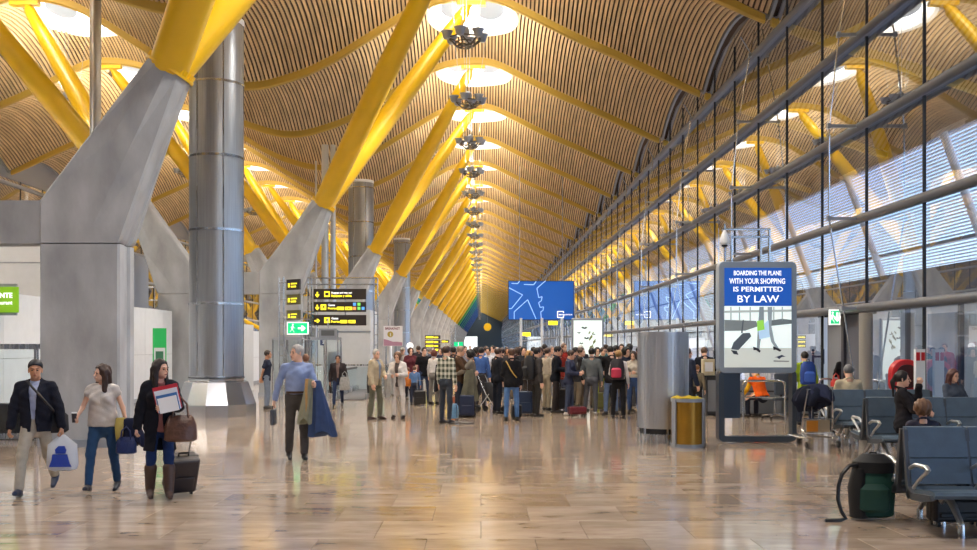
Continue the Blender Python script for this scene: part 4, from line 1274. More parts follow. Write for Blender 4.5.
# posters hung left
t = thing('hanging_poster', 'white advertising banner with a round gold emblem and mauve wave', 'poster', (PX(393, 42), 42, PZ(336, 42)))
w, h = .80, .84
MB().box(-w / 2, w / 2, -.02, .02, -h / 2, h / 2).build('board', mat('poster_white', srgb(225, 222, 225), .5), t, bevel=.005)
text('BREAKFAST', .13, mat('poster_wine', srgb(120, 40, 60), .5), t, (-.33, -.024, .27), width=.62, bold=.004)
MB().lathe([(.001, -.004), (.125, -.004), (.125, .0), (.001, .0)], 20, (-.11, -.022, .07), M=Matrix.Rotation(PI / 2, 3, 'X')).build('gold_emblem', mat('gold_print', srgb(175, 150, 60), .4), t)
text('1', .17, WHITE, t, (-.145, -.034, .0), bold=.008)
mb = MB(); pts = [(-.39, -.41), (.39, -.41), (.39, -.27), (.2, -.24), (0, -.24), (-.2, -.17), (-.39, -.12)]
mb.prism(pts, -.024, -.02, lambda a, b, q: (a, q, b)); mb.build('mauve_wave', mat('poster_mauve', srgb(175, 130, 150), .5), t)
MB().tube([(-.2, .03, h / 2), (-.2, .03, 1.3)], .012).build('cable', CHROME, t); MB().tube([(-.3, .05, -h / 2 - 1.7), (-.3, .05, .3)], .03).build('pole', CHROME, t)
t = thing('number_disc', 'round white disc sign above the heads right of the gold emblem banner', 'sign', (PX(410, 41), 41, PZ(346, 41)))
MB().lathe([(.001, -.02), (.14, -.02), (.14, .02), (.001, .02)], 24, M=Matrix.Rotation(PI / 2, 3, 'X')).build('disc', SIGNW, t); text('2', .14, GREYP, t, (-.05, -.026, -.05)); MB().tube([(.0, .03, -1.75), (0, .03, 0)], .02).build('post', CHROME, t)
def far_sign(lab, px0, px1, py0, py1, Y, kind='black'):
    t = thing('direction_sign', lab, 'sign', (PX((px0 + px1) / 2, Y), Y, PZ((py0 + py1) / 2, Y))); w = (px1 - px0) * Y / 1000; h = (py1 - py0) * Y / 1000
    MB().box(-w / 2, w / 2, -.05, .05, -h / 2, h / 2).build('panel', {'black': SIGNK, 'yellow': SIGNY, 'green': SIGNG, 'blue': ICONB}[kind], t, bevel=.01)
    if kind == 'black':
        MB().box(-w * .44, w * .05, -.06, -.05, -h * .25, h * .2).build('lettering_bar', SIGNY, t); MB().box(w * .1, w * .35, -.06, -.05, -h * .25, h * .1).build('lettering_bar', SIGNY, t)
    if kind == 'green': MB().box(-w * .05, w * .02, -.06, -.05, -h * .4, h * .4).build('divider', SIGNW, t)
    if kind == 'yellow': MB().box(-w * .3, w * .3, -.056, -.05, -.02, .03).build('lettering_bar', SIGNK, t)
    return t
far_sign('top of the stacked far black direction signs above the plaid shirt man', 425, 440.5, 335.3, 339, 64); far_sign('middle one of the far stacked black direction signs', 425, 440.5, 340, 343.6, 64); far_sign('lowest one of the far stacked black direction signs', 425, 440.5, 344, 347.5, 64)
far_sign('small black sign to the right of the far stacked signs', 441.5, 449, 339.8, 343, 66); far_sign('black sign hidden by the head of the man in plaid', 434, 452, 347.5, 352, 50)
far_sign('far green exit sign right of the tubular posts', 454, 463, 342, 346.4, 60, 'green')
t = thing('sign_gantry', 'slim tubular gantry among the heads left of the far green exit sign', 'gantry', (PX(451, 60), 60, 0)); tube_ladder(t, 0, PZ(325, 60), .25)
for px, py, lab in ((553, 323, 'yellow lit sign just under the blue screen'), (526, 334.5, 'smaller yellow lit sign further left under the blue screen')):
    Y = 78 if px == 553 else 100
    tt = far_sign(lab, px - 4.5, px + 4.5, py - 2, py + 2, Y, 'yellow'); MB().tube([(.3, .06, -PZ(py, Y)), (.3, .06, .1)], .04).build('post', CHROME, tt)
t = thing('balloon', 'round yellow disc floating over the far end of the hall', 'disc', (PX(487.5, 110), 110, PZ(327, 110))); MB().lathe([(.001, -.1), (.42, -.06), (.42, .06), (.001, .1)], 24, M=Matrix.Rotation(PI / 2, 3, 'X')).build('disc', YEL, t, True); MB().tube([(0, 0, .4), (0, 0, 11.9)], .01, 4).build('cable', GREYP, t)
# ------------------------------------------------------------------ big blue hanging screen
YB = 70
t = thing('hanging_screen', 'large blue screen with a pale aeroplane outline over the queue', 'screen', (PX(541, YB), YB, PZ(300.5, YB)))
w, h = 66 * .07, 39.5 * .07
MB().box(-w / 2, w / 2, -.1, .1, -h / 2, h / 2).build('case', DARKM, t, bevel=.02)
BS = mat('screen_blue', srgb(22, 84, 170), .4, emit=.28); BP = mat('screen_pale_line', srgb(150, 190, 240), .4, emit=.5)
MB().box(-w / 2 + .05, w / 2 - .05, -.11, -.1, -h / 2 + .05, h / 2 - .05).build('display', BS, t)
def U(x, z): return (-w / 2 + w * (x - 75) / 378, -.12, h / 2 - h * (z - 65) / 222)
for pl in ([(80, 105), (158, 145), (95, 222), (80, 222)], [(110, 280), (110, 240), (187, 172), (235, 280)], [(290, 65), (240, 108), (250, 160), (270, 155), (265, 178), (250, 188), (258, 215), (278, 212), (275, 232), (262, 240), (265, 280)], [(95, 80), (130, 82), (140, 68)], [(165, 86), (222, 88), (236, 68)]):
    mb = MB()
    for a, b in zip(pl[:-1], pl[1:]): mb.bar(U(*a), U(*b), .05, .012, up=(0, -1, 0))
    mb.build('aeroplane_outline', BP, t)
mb = MB()
for a, b in (((358, 238), (358, 272)), ((358, 238), (392, 238)), ((358, 272), (392, 272)), ((392, 238), (392, 246)), ((392, 262), (392, 272))): mb.bar(U(*a), U(*b), .06, .012, up=(0, -1, 0))
mb.build('square_logo', SIGNW, t)
text('aeropuertos', .17, SIGNW, t, U(364, 259), width=.95, bold=.003)
for q in (-1.5, 1.5): MB().tube([(q, 0, h / 2), (q, 0, 9.4)], .03).build('suspension_rod', GREYP, t)
for px in (521, 542, 562):
    tt = thing('steel_post', f'tall pale post under the blue screen, {["left", "middle", "right"][(px - 521) // 20]} one', 'post', (PX(px, 62), 62, 0)); MB().tube([(0, 0, 0), (0, 0, PZ(318, 62))], .085, 12).build('shaft', mat('pale_post', (.6, .63, .66), .4), tt, True); MB().box(-.3, .3, -.06, .06, 2.3, 2.36).build('bracket', CHROME, tt)
# lit poster among the queue
YL = 33
t = thing('lit_poster', 'tall lit white poster with dark bird shapes and leaves behind the queue', 'poster', (PX(587.5, YL), YL, 0))
w = 32 * .033
MB().box(-w / 2, w / 2, -.09, .09, .3, PZ(318, YL)).build('frame', GREYP, t, bevel=.04)
PW = mat('poster_lit', srgb(205, 215, 210), .5, emit=.6)
MB().box(-w / 2 + .06, w / 2 - .06, -.1, -.09, .5, PZ(320.5, YL)).build('picture', PW, t)
for (a, b, s, c_) in ((-.12, 2.36, .10, 0), (-.3, 2.2, .06, 0), (-.05, 2.02, .09, 0), (.2, 2.15, .05, 0), (-.22, 1.85, .07, 0)):
    mb = MB(); mb.prism([(-1, .1), (-.4, .5), (0, .1), (.6, .45), (1.1, .1), (.3, -.35), (-.3, -.2)], -.108, -.1, lambda p, q_, tt: (a + p * s, tt, b + q_ * s)); mb.build('bird_shape', BLACK, t)
for i in range(9):
    a, b = .18 + rnd.uniform(-.14, .16), 1.95 + rnd.uniform(-.3, .35); s = rnd.uniform(.05, .10)
    mb = MB(); mb.prism([(0, -1), (.45, 0), (0, 1), (-.45, 0)], -.106, -.1, lambda p, q_, tt: (a + (p + q_ * .4) * s, tt, b + q_ * s)); mb.build('leaf_shape', mat('leaf_olive', srgb(120, 125, 70), .6), t)
MB().box(-w / 2, w / 2, -.15, .15, 0, .3).build('base', GREYP, t)

# ------------------------------------------------------------------ the advertising column with the poster about shopping
YA = 18.5; XA0, XA1 = PX(717, YA), PX(795, YA); zt = PZ(262, YA)
t = thing('advertising_column', 'tall grey display stand with the poster about boarding with shopping', 'billboard', ((XA0 + XA1) / 2, YA, 0), D(1.5))
w = XA1 - XA0; FR = mat('frame_blue_grey', srgb(140, 154, 168), .4, 0)
def rrect(x0, x1, z0, z1, r, n=5):
    pts = []
    for cx, cz, a0 in ((x1 - r, z0 + r, -90), (x1 - r, z1 - r, 0), (x0 + r, z1 - r, 90), (x0 + r, z0 + r, 180)):
        for i in range(n + 1): a = D(a0 + 90 * i / n); pts.append((cx + r * math.cos(a), cz + r * math.sin(a)))
    return pts
zb = PZ(373, YA)
f_ = lambda a, b, q: (a, q, b)
MB().prism(rrect(-w / 2, w / 2, zb, zt, .10), -.12, .12, f_).build('light_box', FR, t, True, bevel=.012)
# open leg frame below
o_ = rrect(-w / 2, w / 2, .02, zb + .06, .10); i_ = rrect(-w / 2 + .10, w / 2 - .08, .12, zb + .03, .05)
mb = MB(); n = len(o_); vs = [(a, y, b) for y in (-.11, .11) for L in (o_, i_) for a, b in L]
fs = []
for k in range(n):
    k2 = (k + 1) % n
    fs += [(k, k2, n + k2, n + k), (2 * n + k, 3 * n + k, 3 * n + k2, 2 * n + k2), (k, 2 * n + k, 2 * n + k2, k2), (n + k, n + k2, 3 * n + k2, 3 * n + k)]
mb.add(vs, fs); mb.build('leg_frame', mat('frame_dark', srgb(62, 70, 80), .35, .3), t, True)
MB().box(-w / 2 + .10, -w / 2 + .42, -.03, .03, .45, zb).build('navy_panel', mat('navy_panel', srgb(45, 60, 80), .3), t)
PP = mat('poster_paper', srgb(215, 226, 224), .4, emit=.45)
px_ = lambda x: -w / 2 + w * (x - 8) / 364       # the poster seen in a crop 390 wide, 550 high
pz_ = lambda z: zt - (zt - zb) * (z - 30) / 517
x0, x1, z0, z1 = px_(33), px_(346), pz_(520), pz_(60)
MB().box(x0, x1, -.128, -.12, z0, pz_(236)).build('poster_picture', PP, t)
MB().box(x0, x1, -.130, -.12, pz_(236), z1).build('blue_band', mat('poster_blue', srgb(20, 82, 175), .4, emit=.3), t)
for s, xl, xr_, zz, sz in (('BOARDING THE PLANE', 75, 297, 94, .107), ('WITH YOUR SHOPPING', 56, 316, 133, .125), ('IS PERMITTED', 72, 303, 169, .112), ('BY LAW', 90, 284, 219, .165)):
    text(s, sz * 1.12, SIGNW, t, (px_(xl), -.134, pz_(zz)), width=px_(xr_) - px_(xl), bold=.0015)
def patch(pts, col, d=.129, nm='print_shape', emit=0):
    mb = MB(); mb.prism([(px_(a), pz_(b)) for a, b in pts], -d - .002, -d, f_)
    return mb.build(nm, mat('print_%d_%d_%d' % col, srgb(*col), .5, emit=.35), t)
patch([(33, 330), (33, 300), (180, 305), (190, 330), (130, 350), (33, 352)], (110, 118, 120), .1285)
patch([(232, 330), (346, 318), (346, 300), (300, 295), (235, 305)], (95, 105, 108), .1285)
for xx in (60, 100, 150, 260, 300): patch([(xx, 240), (xx + 6, 240), (xx + 6, 305), (xx, 305)], (150, 160, 160), .1285)
patch([(33, 258), (346, 252), (346, 262), (33, 268)], (160, 168, 166), .1287)
patch([(33, 430), (346, 430), (346, 520), (33, 520)], (186, 192, 186), .1283)
patch([(75, 405), (118, 362), (150, 360), (158, 376), (98, 440), (64, 436)], (70, 78, 86), .132, 'suitcase_print')
patch([(110, 362), (118, 300), (123, 300), (117, 362)], (70, 78, 86), .132, 'suitcase_print')
patch([(62, 440), (90, 444), (98, 462), (76, 458)], (40, 45, 52), .132, 'suitcase_print')
patch([(196, 240), (216, 240), (218, 330), (200, 400), (196, 438), (184, 434), (186, 380), (190, 320)], (120, 132, 138), .131, 'leg_print')
patch([(234, 240), (256, 240), (252, 330), (266, 400), (288, 434), (276, 440), (250, 400), (236, 330)], (130, 142, 148), .131, 'leg_print')
patch([(166, 424), (190, 432), (202, 444), (196, 452), (180, 440), (168, 440)], (25, 25, 30), .134, 'shoe_print')
patch([(258, 422), (284, 432), (298, 440), (292, 448), (272, 438), (262, 440)], (25, 25, 30), .134, 'shoe_print')
patch([(184, 306), (214, 300), (220, 345), (186, 352)], (140, 205, 80), .134, 'green_bag_print')
patch([(190, 345), (238, 300), (244, 380), (196, 390)], (170, 200, 225), .133, 'blue_bag_print')
patch([(266, 474), (285, 468), (300, 462), (318, 470), (300, 472), (288, 482), (278, 474)], (30, 40, 60), .134, 'swoosh_print')
patch([(262, 488), (334, 490), (334, 494), (262, 493)], (90, 90, 90), .134, 'small_print_line')
# tubular frame and camera above it
t = thing('pipe_rack', 'steel tube frame above the shopping poster', 'frame', (XA0, YA + .05, zt))
z2 = PZ(229, YA) - zt
for x in (.16, .28, .82, .98): MB().tube([(x, 0, 0), (x, 0, z2 if x != .28 else z2 - .12)], .024, 8).build('upright', CHROME, t, True)
MB().tube([(.10, 0, z2), (1.0, 0, z2)], .024, 8).build('cross_tube', CHROME, t, True); MB().tube([(.28, 0, z2 - .14), (1.0, 0, z2 - .14)], .024, 8).build('cross_tube', CHROME, t, True)
t = thing('security_camera', 'white dome security camera hanging left above the shopping poster', 'camera', (XA0 + .14, YA + .0, PZ(240, YA)))
MB().lathe([(.02, .18), (.05, .12), (.09, .02), (.09, -.06), (.06, -.09)], 16).build('housing', WHITE, t, True); MB().lathe([(.06, -.09), (.055, -.12), (.02, -.14)], 16).build('dome', BLACK, t, True); MB().tube([(0, 0, .15), (.0, 0, .3)], .015).build('stem', CHROME, t)
# dustbin
YD = 17.7; t = thing('dustbin', 'half-round dustbin with amber front and yellow liner', 'bin', (PX(687, YD), YD, 0)); rr = .30
AMB = mat('amber_translucent', srgb(160, 120, 38), .25, .5, var=.1)
MB().lathe([(rr - .02, .06), (rr - .02, .80)], 32).build('amber_body', AMB, t, True)
MB().lathe([(rr, 0), (rr, .06), (rr - .03, .06)], 32).build('foot_ring', GREYP, t, True)
MB().lathe([(rr - .03, .80), (rr, .80), (rr, .86), (rr - .03, .86)], 32).build('top_ring', GREYP, t, True)
for a in (-150, -30, 90):
    MB().box(-.05, .05, -.012, .012, .03, .84).build('upright', GREYP, t, loc=(rr * math.cos(D(a)), rr * math.sin(D(a)), 0)).rotation_euler = (0, 0, D(a + 90))
mb = MB(); n = 26; vs = []
for r_, z_, j in ((rr - .035, .78, 0), (rr - .015, .865, .02), (rr - .06, .89, .02), (rr - .10, .86, .01)):
    for k in range(n): a = 2 * PI * k / n; q = r_ + rnd.uniform(-j, j) * .7; vs.append((q * math.cos(a), q * math.sin(a), z_ + rnd.uniform(-j, j)))
mb.add(vs, [(j * n + k, j * n + (k + 1) % n, (j + 1) * n + (k + 1) % n, (j + 1) * n + k) for j in range(3) for k in range(n)] + [tuple(range(3 * n, 4 * n))]); mb.build('yellow_liner', mat('liner_yellow', srgb(205, 180, 40), .5), t, True)

# ------------------------------------------------------------------ gate area on the right
CG = mat('counter_grey', srgb(120, 126, 134), .5); CD = mat('counter_dark', srgb(52, 54, 58), .45)
t = thing('gate_counter', 'low pale grey desk behind the shopping poster stand', 'counter', (PX(738, 25.5), 25.5, 0))
MB().box(0, 1.1, 0, .6, .05, .90).build('front', CG, t, bevel=.01); MB().box(-.05, 2.2, -.02, .75, .60, .64).build('top', CD, t); MB().box(1.1, 2.2, .3, .6, .05, .6).build('side_panel', CG, t); MB().box(.0, 2.1, .05, .58, 0, .05).build('plinth', DARKM, t)
t = thing('gate_stand', 'dark check-in stand beside the man in the dark suit', 'counter', (PX(701, 25.6), 25.6, 0))
MB().box(.15, .62, 0, .5, .04, .98).build('body', CD, t, bevel=.01); MB().box(0, .66, -.05, .55, .98, 1.02).build('top', DARKM, t); MB().box(.17, .60, -.006, 0, .1, .9).build('front_panel', CG, t); MB().box(.18, .6, .05, .5, 0, .04).build('plinth', DARKM, t)
t = thing('cardboard_box', 'pale box standing on the dark check-in stand', 'box', (PX(710, 25.6), 25.75, 1.02))
MB().box(-.17, .13, -.12, .12, 0, .42).build('carton', mat('carton', srgb(190, 180, 150), .7, var=.15, vscale=12), t, bevel=.01); MB().box(-.12, .08, -.126, -.12, .1, .34).build('paper', WHITE, t)
def hoop(lab, px0, px1, Y, z, mid=True):
    x0, x1 = PX(px0, Y), PX(px1, Y); t = thing('queue_barrier', lab, 'barrier', (x0, Y, 0)); L = x1 - x0
    MB().tube([(0, 0, 0), (0, 0, z - .10), (.03, 0, z - .03), (.10, 0, z), (L - .10, 0, z), (L - .03, 0, z - .03), (L, 0, z - .10), (L, 0, 0)], .026, 10).build('hoop', CHROME, t, True)
    if mid: MB().tube([(0, 0, z * .6), (L, 0, z * .6)], .018, 8).build('mid_rail', CHROME, t, True)
    for x in (0, L): MB().lathe([(.06, 0), (.06, .012)], 16, (x, 0, 0)).build('foot_disc', CHROME, t)
hoop('steel hoop barrier seen through the stand of the shopping poster', 743, 785, 23.4, .96)
hoop('steel hoop barrier left of the seated white-shirted man', 819, 833, 24.3, .98, False)
hoop('steel hoop barrier behind the seated white-shirted man', 841, 879, 22.5, 1.0)
t = thing('office_chair', 'grey office chair with five chrome feet behind the poster stand', 'chair', (PX(775, 24.3), 24.3, 0), D(20))
MB().box(-.25, .25, -.25, .22, .46, .54).build('seat', mat('chair_blue_grey', srgb(70, 82, 98), .7), t, bevel=.04); MB().box(-.22, .22, -.30, -.24, .60, 1.12).build('backrest', mat('chair_blue_grey', (0, 0, 0)), t, bevel=.04)
MB().tube([(0, 0, .10), (0, 0, .46)], .03).build('gas_lift', CHROME, t); MB().bar((0, -.22, .5), (0, -.29, .75), .05, .02).build('back_bar', BLACK, t)
for k in range(5):
    a = 2 * PI * k / 5; p = (.30 * math.cos(a), .30 * math.sin(a)); f1 = MB().tube([(0, 0, .13), (p[0], p[1], .085)], [.025, .018], 8).build('foot', CHROME, t, True); MB().lathe([(.03, -.015), (.03, .015)], 12, (p[0], p[1], .032), M=Matrix.Rotation(PI / 2, 3, 'X')).build('castor', BLACK, f1)
# door zone in the facade
dz = struct('door_1', (XF, 0, 0))
DG = mat('door_grey', srgb(118, 122, 130), .5); DB = mat('door_dark', srgb(48, 48, 58), .5)
MB().box(.10, .22, 24.0, 25.1, 0, 2.5).build('grey_leaf', DG, dz); MB().box(.12, .24, 22.6, 23.9, 0, 2.5).build('dark_leaf', mat('door_mid', srgb(88, 92, 104), .5), dz)
MB().box(.05, .2, 23.86, 24.02, 0, 2.55).build('door_post', DB, dz); MB().box(.05, .3, 22.5, 25.2, 2.5, 2.6).build('door_head', DB, dz)
t = thing('round_column', 'round beige-grey column by the gate door', 'column', (8.16, 21.2, 0)); MB().lathe([(.14, 0), (.14, 2.48)], 24).build('shaft', mat('column_beige', srgb(150, 148, 142), .4, .2), t, True); MB().lathe([(.17, 0), (.17, .05)], 24).build('collar', STEEL, t)
exit_sign('small green exit sign under the long steel beam above the gate door', PX(829, 23.4), PX(840, 23.4), PZ(325, 23.4), PZ(309.5, 23.4), 23.4, 0, D(0))
t = thing('wall_poster', 'large white outdoor poster with a letter H and lime tube', 'poster', (9.5, 29.3, 0))
MB().box(-.3, 2.0, 0, .1, .3, 2.6).build('board', mat('poster_sunlit_glow', srgb(205, 215, 232), .5, emit=.15), t)  # faint glow of the board stands in for sunlight on it
text('H', .62, mat('poster_navy', srgb(60, 80, 130), .5), t, (.15, -.01, 1.25), bold=.004)
MB().tube([(.75, -.08, .2), (1.15, -.08, 1.1), (1.45, -.08, 2.2)], [.26, .22, .12], 16).build('lime_tube', mat('lime_tube', srgb(175, 195, 60), .4), t, True)
# annex building outside
ax = struct('wall_annex')
MB().box(11.6, 15, 10, 44, -4, 3.0).build('white_wall', mat('annex_white', srgb(196, 208, 226), .5), ax)
MB().box(11.3, 15.3, 9.5, 44.5, 3.0, 3.75).build('roof_edge', mat('annex_roof', srgb(62, 76, 98), .5), ax)
for y in (11.5, 14, 16.5, 19, 21.5, 24, 27, 30, 34, 38, 42): MB().box(11.5, 11.6, y, y + .12, -4, 3.0).build('post', mat('annex_roof', (0, 0, 0)), ax)
for y, c_ in ((17, (100, 130, 175)), (21.7, (70, 95, 140)), (24.3, (120, 150, 190)), (30.3, (80, 105, 150)), (38.3, (100, 130, 170))): MB().box(11.52, 11.6, y, y + 1.5, -.5, 2.6).build('blue_window', mat('annex_win_%d' % c_[0], srgb(*c_), .2), ax)
MB().box(11.4, 11.55, 12.5, 16.2, 1.05, 1.45).build('magenta_stripe', mat('annex_magenta', srgb(165, 45, 95), .5), ax)
for i, (y, c_) in enumerate(((46, (190, 200, 215)), (60, (150, 170, 200)), (78, (210, 215, 225)), (104, (120, 140, 175)), (140, (200, 205, 215)), (190, (150, 165, 190)))):
    tt = struct('wall_jetbridge'); MB().box(19, 34, y, y + 9, -3.0, .9 + .2 * (i % 3)).build('cabin', mat('jb_%d' % c_[0], srgb(*c_), .5), tt); MB().box(18.9, 34, y - .1, y + 9.1, .9 + .2 * (i % 3), 1.2 + .2 * (i % 3)).build('roof_edge', mat('annex_roof', (0, 0, 0)), tt)
# red hose cabinet
t = thing('hose_reel', 'bright red round hose cabinet by the glass', 'cabinet', (8.38, 19.6, 0)); RED = mat('signal_red', srgb(190, 18, 30), .35)
MB().prism(rrect(-.36, .20, .80, 1.52, .26, 8), -.12, .12, f_).build('drum', RED, t, True, bevel=.02); MB().prism(rrect(-.29, .13, .95, 1.42, .2, 8), -.135, -.12, f_).build('dark_opening', mat('reel_dark', srgb(60, 10, 16), .5), t); MB().box(-.3, .15, -.08, .08, 0, .8).build('stand', GREYP, t)
t = thing('white_post', 'white post with red extinguisher signs right of the red cabinet', 'post', (8.42, 19.2, 0)); MB().box(-.09, .09, -.05, .05, 0, 1.72).build('shaft', WHITE, t); 
for x in (-.05, .045): MB().box(x - .035, x + .035, -.056, -.05, 1.50, 1.66).build('red_sign', RED, t)

# ------------------------------------------------------------------ beam seating
SIDE = mat('seat_frame_grey', srgb(78, 82, 88), .45, .3)
def bench_parts():
    P_ = {}
    W_ = .60
    def prof(pts, x0, x1, th):
        """closed shell following (y, z) points with a thickness"""
        n = len(pts); nr = []
        for i in range(n):
            a = Vector(pts[max(0, i - 1)]); b = Vector(pts[min(n - 1, i + 1)]); d = (b - a).normalized(); nr.append(Vector((-d.y, d.x)))
        poly = [tuple(p) for p in pts] + [tuple(Vector(p) + q * th) for p, q in reversed(list(zip(pts, nr)))]
        mb = MB(); mb.prism(poly, x0, x1, lambda a, b, x: (x, a, b)); return mb
    seat = [(-.50, .405), (-.47, .43), (-.40, .44), (-.25, .425), (-.08, .41), (-.01, .43)]
    P_['seat'] = prof(seat, .012, W_ - .012, -.045).mesh('seat', SEATB)
    P_['backrest'] = prof([(.0, .45), (.03, .55), (.06, .69)], .012, W_ - .012, -.04).mesh('backrest', SEATB)
    P_['headrest'] = prof([(.063, .70), (.095, .84), (.135, .99)], .012, W_ - .012, -.04).mesh('upper_backrest', SEATB)
    mb = MB(); mb.prism([(-.48, .36), (-.44, .40), (-.05, .37), (.02, .42), (.12, .97), (.155, .96), (.09, .45), (.06, .33), (-.05, .30), (-.30, .32)], -.02, .02, lambda a, b, x: (x, a, b)); P_['side_frame'] = mb.mesh('side_frame', SIDE)
    mb = MB(); mb.tube([(0, .02, .60), (0, -.10, .645), (0, -.34, .650), (0, -.375, .63), (0, -.34, .60), (0, -.16, .50), (0, -.06, .42)], [.02, .022, .024, .026, .022, .018, .018], 8); P_['armrest'] = mb.mesh('armrest', ALU, True)
    mb = MB(); mb.tube([(0, .02, .33), (0, -.10, .26), (0, -.27, .10), (0, -.27, .05)], [.04, .035, .028, .026], 8); P_['leg'] = mb.mesh('leg', ALU, True)
    mb = MB(); mb.tube([(0, .06, .33), (0, .14, .26), (0, .24, .10), (0, .24, .05)], [.04, .035, .028, .026], 8); P_['leg2'] = mb.mesh('leg', ALU, True)
    mb = MB(); mb.lathe([(.034, 0), (.034, .02), (.030, .10)], 14, (0, -.27, 0)); P_['foot'] = mb.mesh('chrome_foot', CHROME, True)
    mb = MB(); mb.lathe([(.034, 0), (.034, .02), (.030, .10)], 14, (0, .24, 0)); P_['foot2'] = mb.mesh('chrome_foot', CHROME, True)
    return P_, W_
BP_, BW = bench_parts()
def bench(lab, x, y, n, away, legs=(0.5,)):
    t = thing('seating_bench', lab, 'bench', (x + (n * BW if away else 0), y, 0), PI if away else 0, 'blue-grey beam seats on the right')
    for i in range(n):
        for k in ('seat', 'backrest', 'headrest'): link_mesh(BP_[k].name, BP_[k], t, (i * BW, 0, 0))
    for i in range(n + 1):
        link_mesh('side_frame', BP_['side_frame'], t, (i * BW, 0, 0)); link_mesh('armrest', BP_['armrest'], t, (i * BW, 0, 0))
    MB().tube([(-.02, .02, .345), (n * BW + .02, .02, .345)], .045, 10).build('beam', SIDE, t, True)
    for lx in legs:
        l1 = link_mesh('leg', BP_['leg'], t, (lx * BW, 0, 0)); link_mesh('chrome_foot', BP_['foot'], l1); l2 = link_mesh('leg', BP_['leg2'], t, (lx * BW, 0, 0)); link_mesh('chrome_foot', BP_['foot2'], l2)
    return t
bench('front blue-grey bench facing the camera, nearest at the right edge', 4.18, 9.72, 5, False, (.6, 2.5, 4.2)); bench('nearest bench turned away, back to back with the front bench', 4.20, 10.12, 5, True, (.8, 2.5, 4.4))
bench('middle bench facing the camera behind the girl with brown hair', 5.95, 15.3, 4, False, (.3, 1.8, 3.6)); bench('middle bench turned away, before the white-shirted man', 5.97, 15.70, 4, True, (.4, 2.2, 3.7))
bench('rear bench facing the camera, furthest of the seats', 6.35, 18.0, 3, False, (.5, 2.2)); bench('rear bench turned away on which the white-shirted man sits', 6.37, 18.40, 3, True, (.8, 2.5))
# ------------------------------------------------------------------ bags and coats
def loft(mb, secs, n=30, folds=0, amp=0.0, ph=0.0):
    """secs: (x, y, z, rx, ry); rings joined from bottom or top, with vertical folds"""
    base = len(mb.v)
    for j, (cx, cy, cz, rx, ry) in enumerate(secs):
        for k in range(n):
            a = 2 * PI * k / n; m = 1 + amp * math.sin(folds * a + ph + j * .35) * (j / max(1, len(secs) - 1))
            mb.v.append((cx + rx * m * math.cos(a), cy + ry * m * math.sin(a), cz + (amp * .25 * math.sin(3 * a + ph) if j == len(secs) - 1 else 0)))
    for j in range(len(secs) - 1):
        for k in range(n): mb.f.append((base + j * n + k, base + j * n + (k + 1) % n, base + (j + 1) * n + (k + 1) % n, base + (j + 1) * n + k)); mb.m.append(mb.cur)
    mb.f.append(tuple(base + k for k in range(n))); mb.m.append(mb.cur)
    e_ = base + (len(secs) - 1) * n; mb.f.append(tuple(e_ + k for k in range(n))); mb.m.append(mb.cur)
    return mb
def suitcase(lab, px, Y, w, d, h, rgb, rz=0, tilt=0, handle=.35, X=None, z=0, group=None):
    t = thing('suitcase', lab, 'suitcase', (PX(px, Y) if X is None else X, Y, z), D(rz), group); t.rotation_euler = (D(tilt), 0, D(rz))
    m = mat('case_%d_%d_%d' % rgb, srgb(*rgb), .45, var=.1)
    MB().box(-w / 2, w / 2, -d / 2, d / 2, .05, h).build('shell', m, t, bevel=.03)
    MB().box(-w / 2 + .05, w / 2 - .05, -d / 2 - .025, -d / 2, .1, h * .55).build('front_pocket', m, t, bevel=.015)
    mb = MB(); mb.box(-w / 2 - .003, w / 2 + .003, -.012, .012, .06, h + .003); mb.build('zip_band', BLACK, t)
    for x in (-w / 2 + .05, w / 2 - .05):
        for y in (-d / 2 + .04, d / 2 - .04): MB().lathe([(.028, -.012), (.028, .012)], 12, (x, y, .028), M=Matrix.Rotation(PI / 2, 3, 'Y')).build('wheel', BLACK, t)
    MB().tube([(-.06, 0, h), (-.06, 0, h + .04), (.06, 0, h + .04), (.06, 0, h)], .012).build('grip', BLACK, t)
    if handle: MB().tube([(-.09, d / 2 - .04, h), (-.09, d / 2 - .04, h + handle), (.09, d / 2 - .04, h + handle), (.09, d / 2 - .04, h)], .009).build('telescopic_handle', CHROME, t)
    return t
def backpack(lab, loc, rz, rgb, trim=(20, 20, 22), s=1.0, panel=None, cat='backpack', tilt=0):
    t = thing('backpack', lab, cat, loc, D(rz), None, s); t.rotation_euler = (D(tilt), 0, D(rz))
    m = mat('pack_%d_%d_%d' % rgb, srgb(*rgb), .7, var=.1, bump=.2); k = mat('pack_%d_%d_%d' % trim, srgb(*trim), .7)
    loft(MB(), [(0, 0, -.22, .11, .06), (0, 0, -.20, .15, .09), (0, 0, 0, .16, .10), (0, 0, .16, .14, .085), (0, 0, .23, .09, .05)], 24).build('main_bag', m, t, True)
    loft(MB(), [(0, .09, -.17, .08, .04), (0, .09, -.15, .11, .055), (0, .09, .0, .11, .05), (0, .08, .04, .07, .02)], 20).build('front_pocket', mat('pack_%d_%d_%d' % panel, srgb(*panel), .7) if panel else k, t, True)
    for sx in (-.09, .09): MB().tube([(sx, -.07, .19), (sx * 1.1, -.17, .15), (sx * 1.2, -.18, -.02), (sx * 1.2, -.07, -.17)], .018, 6).build('shoulder_strap', k, t, True)
    MB().tube([(-.03, 0, .22), (-.02, 0, .27), (.02, 0, .27), (.03, 0, .22)], .008, 6).build('haul_loop', k, t)
    return t
